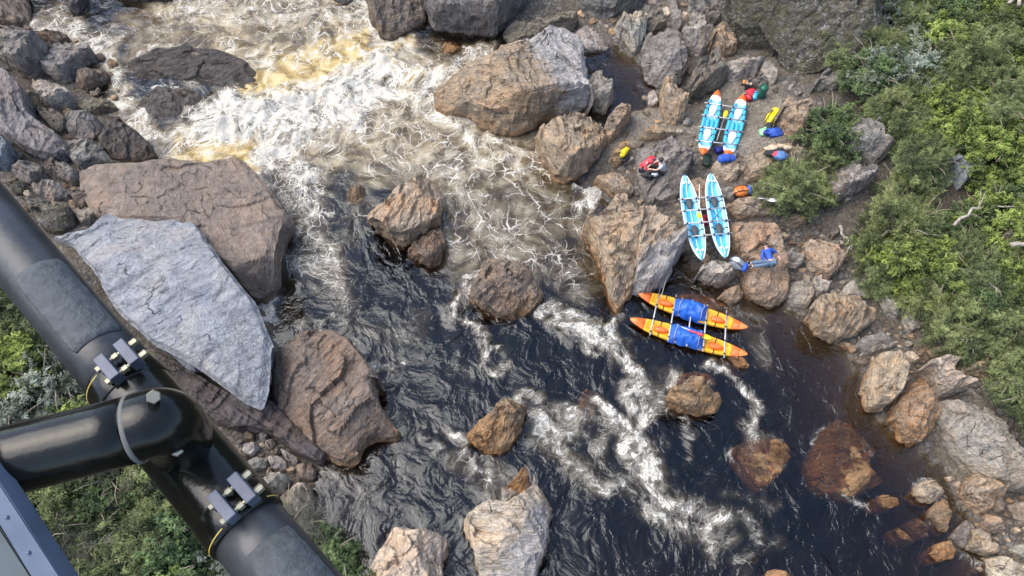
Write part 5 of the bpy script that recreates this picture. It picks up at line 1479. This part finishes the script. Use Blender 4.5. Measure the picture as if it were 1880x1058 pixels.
# grip pads: curved plates lying on the side of the tube that faces the door
def pad(t0, t1, a0, a1, name):
    mid = along((t0 + t1) / 2); v = (eye - mid); v = (v - ax * v.dot(ax)).normalized(); w = ax.cross(v)
    bm = bmesh.new()
    n, m_ = 24, 14
    rows = []
    for i in range(m_ + 1):
        t = t0 + (t1 - t0) * i / m_
        e = min(i, m_ - i) / 1.5
        inset = .10 * max(0, 1 - e) ** 2
        rows.append([[bm.verts.new(along(t) - so + (v * math.cos(a) + w * math.sin(a)) * rr) for a in np.linspace(a0 + inset, a1 - inset, n)] for rr in (RT * 1.012, RT * 1.03)])
    for i in range(m_):
        for k in range(n - 1):
            bm.faces.new((rows[i][1][k], rows[i + 1][1][k], rows[i + 1][1][k + 1], rows[i][1][k + 1]))
        for k in (0, n - 1):
            bm.faces.new((rows[i][0][k], rows[i + 1][0][k], rows[i + 1][1][k], rows[i][1][k]))
    for i in (0, m_):
        for k in range(n - 1):
            bm.faces.new((rows[i][0][k], rows[i][1][k], rows[i][1][k + 1], rows[i][0][k + 1]))
    return link(name, bm_mesh(name, bm), M_PAD, skid)
pad(t_facing(70, 478, RT), t_facing(172, 622, RT), -1.0, .62, 'grip_pad')
pad(t_facing(492, 985, RT), 1.6, -1.0, .62, 'grip_pad')
for t in (tc0, tc1):
    mid = along(t)
    v = (eye - mid); v = (v - ax * v.dot(ax)).normalized(); w = ax.cross(v)
    rot = Matrix((ax, w, v)).transposed()
    cl = bpy.data.objects.new('clamp', None); COL.objects.link(cl); cl.parent = skid
    cl.location = mid - so; cl.rotation_euler = rot.to_euler()
    for sgn in (-1, 1):
        bm = bmesh.new()
        add_box(bm, (.0, sgn * .017 + .020, RT * 1.07 + .012), (.048, .0165, .026), bevel=.0015)
        link('clamp_block', bm_mesh('clamp_block', bm, False), M_CLAMP, cl)
    for x in (-.014, .014):
        bm = bmesh.new()
        add_tube(bm, [(x, -.006, RT * 1.07 + .010), (x, .058, RT * 1.07 + .010)], .0032, 10)
        add_tube(bm, [(x, -.012, RT * 1.07 + .010), (x, -.006, RT * 1.07 + .010)], .0062, 6)
        add_tube(bm, [(x, .0465, RT * 1.07 + .010), (x, .057, RT * 1.07 + .010)], .0062, 6)
        add_tube(bm, [(x, .016, RT * 1.07 + .010), (x, .024, RT * 1.07 + .010)], .0058, 6)
        link('clamp_bolt', bm_mesh('clamp_bolt', bm, False), M_BOLT, cl)
    sg = 1 if t == tc0 else -1
    for a0, a1 in ((.30, 1.7), (-1.5, -1.0)):
        bm = bmesh.new()
        add_tube(bm, [(-sg * .016, -math.sin(a) * RT * 1.078, math.cos(a) * RT * 1.078) for a in np.linspace(a0, a1, 14)], .0016, 6)
        link('sealant_line', bm_mesh('sealant_line', bm), M_SEAL, cl)
    bm = bmesh.new()
    add_tube(bm, [(x, 0, 0) for x in (-.024, -.02, .02, .024)], [RT * 1.06, RT * 1.10, RT * 1.10, RT * 1.06], 48)
    link('clamp_band', bm_mesh('clamp_band', bm), M_BLACK, cl)
# cross tube and its elbow down onto the saddle
RC = 0.0458
X0, X1, X2 = cp(-260, 916, .94), cp(250, 787, .985), cp(305, 770, .99)
XS = along((tc0 + tc1) / 2)
tube_part('cross_tube', [X0.lerp(X1, t) for t in np.linspace(0, 1, 10)], RC, M_BLACK)
bend = []
P0, P1_, P2_, P3_ = X1, cp(304, 766, .985), cp(318, 770, .99), XS
for t in np.linspace(0, 1, 22):
    bend.append(P0 * (1 - t) ** 3 + P1_ * 3 * t * (1 - t) ** 2 + P2_ * 3 * t * t * (1 - t) + P3_ * t ** 3)
tube_part('elbow_socket', bend, [RC * 1.015] * 20 + [RC * 1.06, RC * 1.10], M_BLACK)
d_ = (X1 - X0).normalized()
tube_part('sealant_ring', [X1 - d_ * .004, X1 - d_ * .0025, X1 + d_ * .0025, X1 + d_ * .004], [RC * 1.0, RC * 1.035, RC * 1.035, RC * 1.015], M_RING)
for (px, py) in ((282, 729), (324, 826)):
    c = cp(px, py, .985 - RC * .98 if py < 800 else .985)
    v = (eye - c).normalized()
    bm = bmesh.new()
    add_tube(bm, [c - so - v * .02, c - so, c - so + v * .003], [.0095, .0095, .008], 6)
    link('socket_bolt', bm_mesh('socket_bolt', bm, False), M_BOLT, skid)
# door-sill step
step = thing('boarding_step', 'slate blue boarding step plate in the corner below the skid', 'step', cp(0, 1000, .9))
po = step.location.copy()
def plate(name, pxs, depth, thick, mat):
    bm = bmesh.new()
    n_ = Vector((0, 0, 0))
    top = [cp(x, y, depth) - po for x, y in pxs]
    n_ = (top[1] - top[0]).cross(top[2] - top[0]).normalized()
    if n_.dot(eye - cp(*pxs[0], depth)) < 0: n_ = -n_
    a = [bm.verts.new(p) for p in top]; b = [bm.verts.new(p - n_ * thick) for p in top]
    bm.faces.new(a); bm.faces.new(b[::-1])
    for i in range(len(a)):
        j = (i + 1) % len(a)
        bm.faces.new((a[i], a[j], b[j], b[i]))
    bmesh.ops.bevel(bm, geom=list(bm.edges), offset=.002, segments=2, affect='EDGES')
    return link(name, bm_mesh(name, bm, False), mat, step)
plate('step_rim', [(-60, 795), (118, 1075), (190, 1190), (140, 1200), (68, 1075), (-60, 870)], .90, .03, M_STEP)
plate('step_tread', [(-62, 874), (66, 1077), (130, 1190), (-150, 1250), (-300, 900)], .905, .02, M_STEPIN)
for q in ((12, 950), (52, 1015), (92, 1075)):
    c = cp(q[0], q[1], .899) - po
    bm = bmesh.new(); v = (eye - cp(*q, .9)).normalized(); add_tube(bm, [c - v * .002, c + v * .0015], .0025, 10)
    link('rivet', bm_mesh('rivet', bm), M_STEP, step)

# ---------------------------------------------------------------- shrubs, trees and dead wood
def crown_mesh(seed, kind, rad, hgt, n_clump, per):
    r = np.random.default_rng(seed)
    # clumps over an uneven dome, some inside
    n = n_clump
    th = r.uniform(0, 2 * math.pi, n); cz = r.uniform(-.15, 1, n)
    sr = np.sqrt(np.clip(1 - cz ** 2, 0, 1))
    D = np.stack([sr * np.cos(th), sr * np.sin(th), cz], 1)
    lump = 1 + 0.42 * fbm(D * 1.6 + seed, seed, 3)
    depth = r.uniform(.45, 1.0, n) ** .5
    C = D * (lump * depth)[:, None] * np.array([rad, rad, hgt])
    C[:, 2] += hgt * .25
    keep = fbm(C * 1.5 / rad * 1.3 + 3, seed + 5, 2) > -.22
    C, D, depth = C[keep], D[keep], depth[keep]
    n = len(C)
    K = n * per
    ci = np.repeat(np.arange(n), per)
    nrm = D[ci] * .5 + np.array([0, 0, .7]) + r.normal(0, .5, (K, 3))
    nrm /= np.linalg.norm(nrm, axis=1)[:, None]
    axis = np.cross(nrm, r.normal(0, 1, (K, 3)))
    axis /= np.linalg.norm(axis, axis=1)[:, None] + 1e-9
    cs = {'olive': .15, 'bright': .15, 'dark': .16, 'silver': .13, 'grey': .24}[kind]
    spray = D + np.array([0, 0, .25]) + r.normal(0, .55, D.shape)
    spray /= np.linalg.norm(spray, axis=1)[:, None]
    tt = r.uniform(-.25, 1, K)
    pos = C[ci] + spray[ci] * (tt * cs * 2.6)[:, None] + r.normal(0, 1, (K, 3)) * (cs * (.22 + .30 * (1 - tt)))[:, None]
    ln, wd = {'olive': (.09, .024), 'bright': (.13, .060), 'dark': (.095, .050), 'silver': (.10, .05), 'grey': (.22, .014)}[kind]
    ln = ln * r.uniform(.6, 1.4, K); wd = wd * r.uniform(.7, 1.3, K)
    side = np.cross(axis, nrm)
    a = pos - side * wd[:, None] * .5; b = pos + side * wd[:, None] * .5
    c = pos + axis * ln[:, None] + side * wd[:, None] * .25; d = pos + axis * ln[:, None] - side * wd[:, None] * .25
    V = np.stack([a, b, c, d], 1).reshape(-1, 3)
    q = np.arange(K * 4).reshape(-1, 4)
    # tone: young growth in patches, plus bright tips and shaded gaps put into colour
    tone = np.clip(.40 + .75 * fbm(C * 1.1 + seed, seed + 9, 2) + r.normal(0, .20, n), 0, 1)[ci] + .22 * (tt - .3) + r.normal(0, .10, K)
    me = mesh_np('foliage', V, q)
    attr(me, 'tone', np.repeat(np.clip(tone, 0, 1), 4))
    me.materials.append(LEAF[kind])
    return me

def limb_mesh(seed, rad, hgt):
    r = random.Random(seed)
    bm = bmesh.new()
    add_tube(bm, [(0, 0, -.6), (r.uniform(-.05, .05), r.uniform(-.05, .05), hgt * .3), (r.uniform(-.1, .1), r.uniform(-.1, .1), hgt * .8)], [.085, .06, .03], 8)
    for i in range(16):
        a = r.uniform(0, 6.28); z = hgt * r.uniform(.0, .5); k = r.uniform(.7, 1.3)
        e = Vector((math.cos(a) * rad * k, math.sin(a) * rad * k, hgt * r.uniform(.55, 1.35)))
        s = Vector((0, 0, z)); mid = s.lerp(e, .5) + Vector((r.uniform(-.2, .2), r.uniform(-.2, .2), r.uniform(-.1, .3)))
        add_tube(bm, [s, s.lerp(mid, .5) + Vector((0, 0, .06)), mid, mid.lerp(e, .55) + Vector((r.uniform(-.1, .1), r.uniform(-.1, .1), .08)), e], [.045, .036, .027, .018, .008], 6)
    me = bm_mesh('limbs', bm); me.materials.append(M_BARK)
    return me

PROTO = {}
def proto(kind, v):
    if (kind, v) not in PROTO:
        sd_ = 100 + v * 7 + len(kind) * 31
        n, per = {'olive': (620, 42), 'bright': (480, 36), 'dark': (460, 34), 'silver': (320, 26), 'grey': (220, 26)}[kind]
        PROTO[(kind, v)] = (crown_mesh(sd_, kind, 1.5, 1.5, n, per), limb_mesh(sd_, 1.5, 1.5))
    return PROTO[(kind, v)]

LOOK = {'olive': 'olive green fine-leaved shrub', 'bright': 'bright yellow-green bush', 'dark': 'dark green dense bush', 'silver': 'silvery flowering shrub', 'grey': 'grey bare-twigged bush'}
bush_items = []
def bush(px, py, rpx, kind, v=0, label=None, lift=.35, tall=1.0, bank='right'):
    g = hit(px, py, 0.0)
    dist = np.linalg.norm(g - np.array([0, 0, CAM_H])); sc = rpx * dist / FPX / 1.5
    # the crown's middle, not its foot, sits on the sight line
    g = hit(px, py, lift=sc * 0.9 * tall)
    g = np.array([g[0], g[1], max(float(terr(g[0], g[1])), -.2)])
    root = thing('shrub' if sc < 1.0 else 'bushy_tree', label or 'x', 'shrub' if sc < 1.0 else 'tree', Vector(g), 'shrubs and trees on the ' + ('forest slope' if bank == 'right' else 'near bank'))
    root.rotation_euler = (0, 0, random.uniform(0, 6.28))
    root.scale = (sc, sc * random.uniform(.9, 1.1), sc * tall)
    cm, lm = proto(kind, v)
    o = bpy.data.objects.new('foliage', cm); COL.objects.link(o); o.parent = root
    o = bpy.data.objects.new('trunk', lm); COL.objects.link(o); o.parent = root
    if label is None: bush_items.append((root, np.array([px, py]), LOOK[kind]))
    return root

bush(1532, 235, 50, 'dark', 0, 'rounded deep green shrub between pitted and speckled boulders', tall=.8)
bush(1527, 272, 34, 'olive', 1, 'low green shrub at the foot of the rounded deep green one', tall=.7)
bush(1455, 338, 56, 'olive', 0, 'round feathery olive shrub beside the orange backpack', tall=.8)
bush(1500, 345, 40, 'olive', 1, 'feathery olive shrub touching the striped boulder', tall=.7)
bush(1520, 15, 46, 'silver', 0, 'silvery shrub spilling over the top of the huge overhanging boulder', tall=.9)
bush(1565, 75, 48, 'olive', 1, 'olive shrub hanging over the end of the huge boulder', tall=.9)
bush(1612, 130, 46, 'dark', 1, 'dark bush crowding the mossy-capped boulder from uphill', tall=.9)
bush(1630, 195, 36, 'olive', 2, 'small olive shrub just downhill of the dark bush by the mossy-capped boulder', tall=.8)
VEG = pts('1520,-60 1580,60 1600,120 1645,190 1680,250 1685,310 1640,370 1585,405 1555,435 1580,480 1620,520 1690,545 1740,600 1800,640 1850,690 1890,760 2000,840 2000,-60')
GAPS = [(1752, 325, 66), (1845, 462, 48), (1590, 270, 70), (1560, 340, 62), (1545, 175, 52)]
def scatter(R, spacing, r0, r1, pick, bank, n_try=4000):
    lo, hi = R.min(0), R.max(0); cs = []
    for _ in range(n_try):
        c = rng.uniform(lo, hi)
        if poly_dist(c[None], R)[0] > -8: continue
        sp = spacing * (0.75 + 0.5 * (c[1] / 1058))
        if any(np.hypot(*((c - q))) < sp for q in cs): continue
        if any(math.hypot(c[0] - gx_, c[1] - gy_) < gr for gx_, gy_, gr in GAPS): continue
        cs.append(c)
        bush(c[0], c[1], rng.uniform(r0, r1) * (0.8 + .4 * c[1] / 1058), pick(c), int(rng.integers(0, 3)), None, tall=rng.uniform(.8, 1.3), bank=bank)
    return cs
def pick_right(c):
    x, y = c
    u = rng.random()
    if y < 180 and x < 1720: return 'silver' if u < .28 else ('olive' if u < .6 else 'dark')
    if x > 1640 and 120 < y < 340: return 'bright' if u < .45 else 'olive'
    if x > 1720 and y < 340: return 'bright' if u < .35 else ('olive' if u < .8 else 'dark')
    return 'olive' if u < .62 else ('dark' if u < .75 else ('grey' if u < .85 else 'bright'))
scatter(VEG, 48, 33, 54, pick_right, 'right')
VEGL = pts('-80,520 30,560 50,640 130,690 200,760 300,860 420,900 520,960 600,960 640,1020 680,1160 -80,1200')
def pick_left(c):
    u = rng.random()
    if 540 < c[0]: return 'dark'
    return 'olive' if u < .5 else ('grey' if u < .68 else ('silver' if u < .80 else ('bright' if u < .92 else 'dark')))
scatter(VEGL, 62, 44, 60, pick_left, 'left')
unique_label(bush_items, None)

def dead_branch(label, path_px, lift, r0, fork=2, seed=1):
    r = random.Random(seed)
    P = [Vector(hit(*p)) + Vector((0, 0, lift + r.uniform(-.15, .15))) for p in path_px]
    o0 = P[0].copy()
    bm = bmesh.new()
    Q_ = []
    for i in range(len(P) - 1):
        for t in (0, .33, .66): Q_.append(P[i].lerp(P[i + 1], t) + Vector((r.uniform(-.07, .07), r.uniform(-.07, .07), r.uniform(-.06, .06))))
    Q_.append(P[-1])
    add_tube(bm, [q - o0 for q in Q_], list(np.linspace(r0, r0 * .25, len(Q_))), 8)
    for k_ in range(fork):
        i = r.randrange(len(Q_) // 3, len(Q_) - 1)
        d = (Q_[i + 1] - Q_[i]).normalized()
        d = (d + Vector((r.uniform(-.9, .9), r.uniform(-.9, .9), r.uniform(-.1, .5)))).normalized()
        ln = (P[-1] - P[0]).length * r.uniform(.2, .4)
        add_tube(bm, [Q_[i] - o0, Q_[i] - o0 + d * ln * .5 + Vector((0, 0, .05)), Q_[i] - o0 + d * ln], [r0 * .5, r0 * .35, r0 * .12], 6)
    o = link('dead_branch', bm_mesh('dead_branch', bm), M_DEAD, None, o0)
    return tag(o, label, 'branch', 'dead branches among the shrubs')
M_DEAD = plain('weathered_wood', (0.36, 0.31, 0.25), .85, var=.4, scale=10, bump=.4)
dead_branch('bleached dead branch reaching out of the trees at the top', [(1800, 80), (1835, 48), (1868, 40), (1876, 22)], 2.2, .08, 1, 3)
dead_branch('dead trunk with reddish bark hanging down the upper forest', [(1820, 85), (1812, 60), (1838, 30)], 2.2, .08, 2, 4)
dead_branch('long pale branch lying across the forest shrubs', [(1718, 455), (1750, 425), (1790, 420), (1835, 425)], 1.4, .07, 2, 5)
dead_branch('forked brown log sticking out at the forest edge', [(1812, 492), (1850, 494), (1895, 498)], 1.5, .10, 3, 6)
dead_branch('bent dead root beside the pitted boulder near the shore', [(1535, 425), (1542, 445), (1555, 460), (1548, 478)], .5, .07, 2, 7)
dead_branch('fallen grey branches leaning on the brown angular rock', [(1720, 655), (1745, 630), (1775, 612), (1818, 600)], .8, .08, 4, 8)
dead_branch('thin pale dead branch above the fallen grey ones', [(1772, 540), (1800, 560), (1795, 585), (1780, 592)], 1.2, .06, 2, 9)
dead_branch('curved dead stem beside the dark-sided boulder', [(1805, 650), (1830, 680), (1860, 705)], 1.0, .06, 3, 10)
dead_branch('exposed pale roots hanging beside the skid tube', [(45, 590), (70, 625), (100, 660), (135, 690)], .9, .10, 5, 11)
dead_branch('crooked bare branch at the left border under the skid tube', [(5, 680), (25, 640), (50, 610)], 1.0, .06, 3, 12)
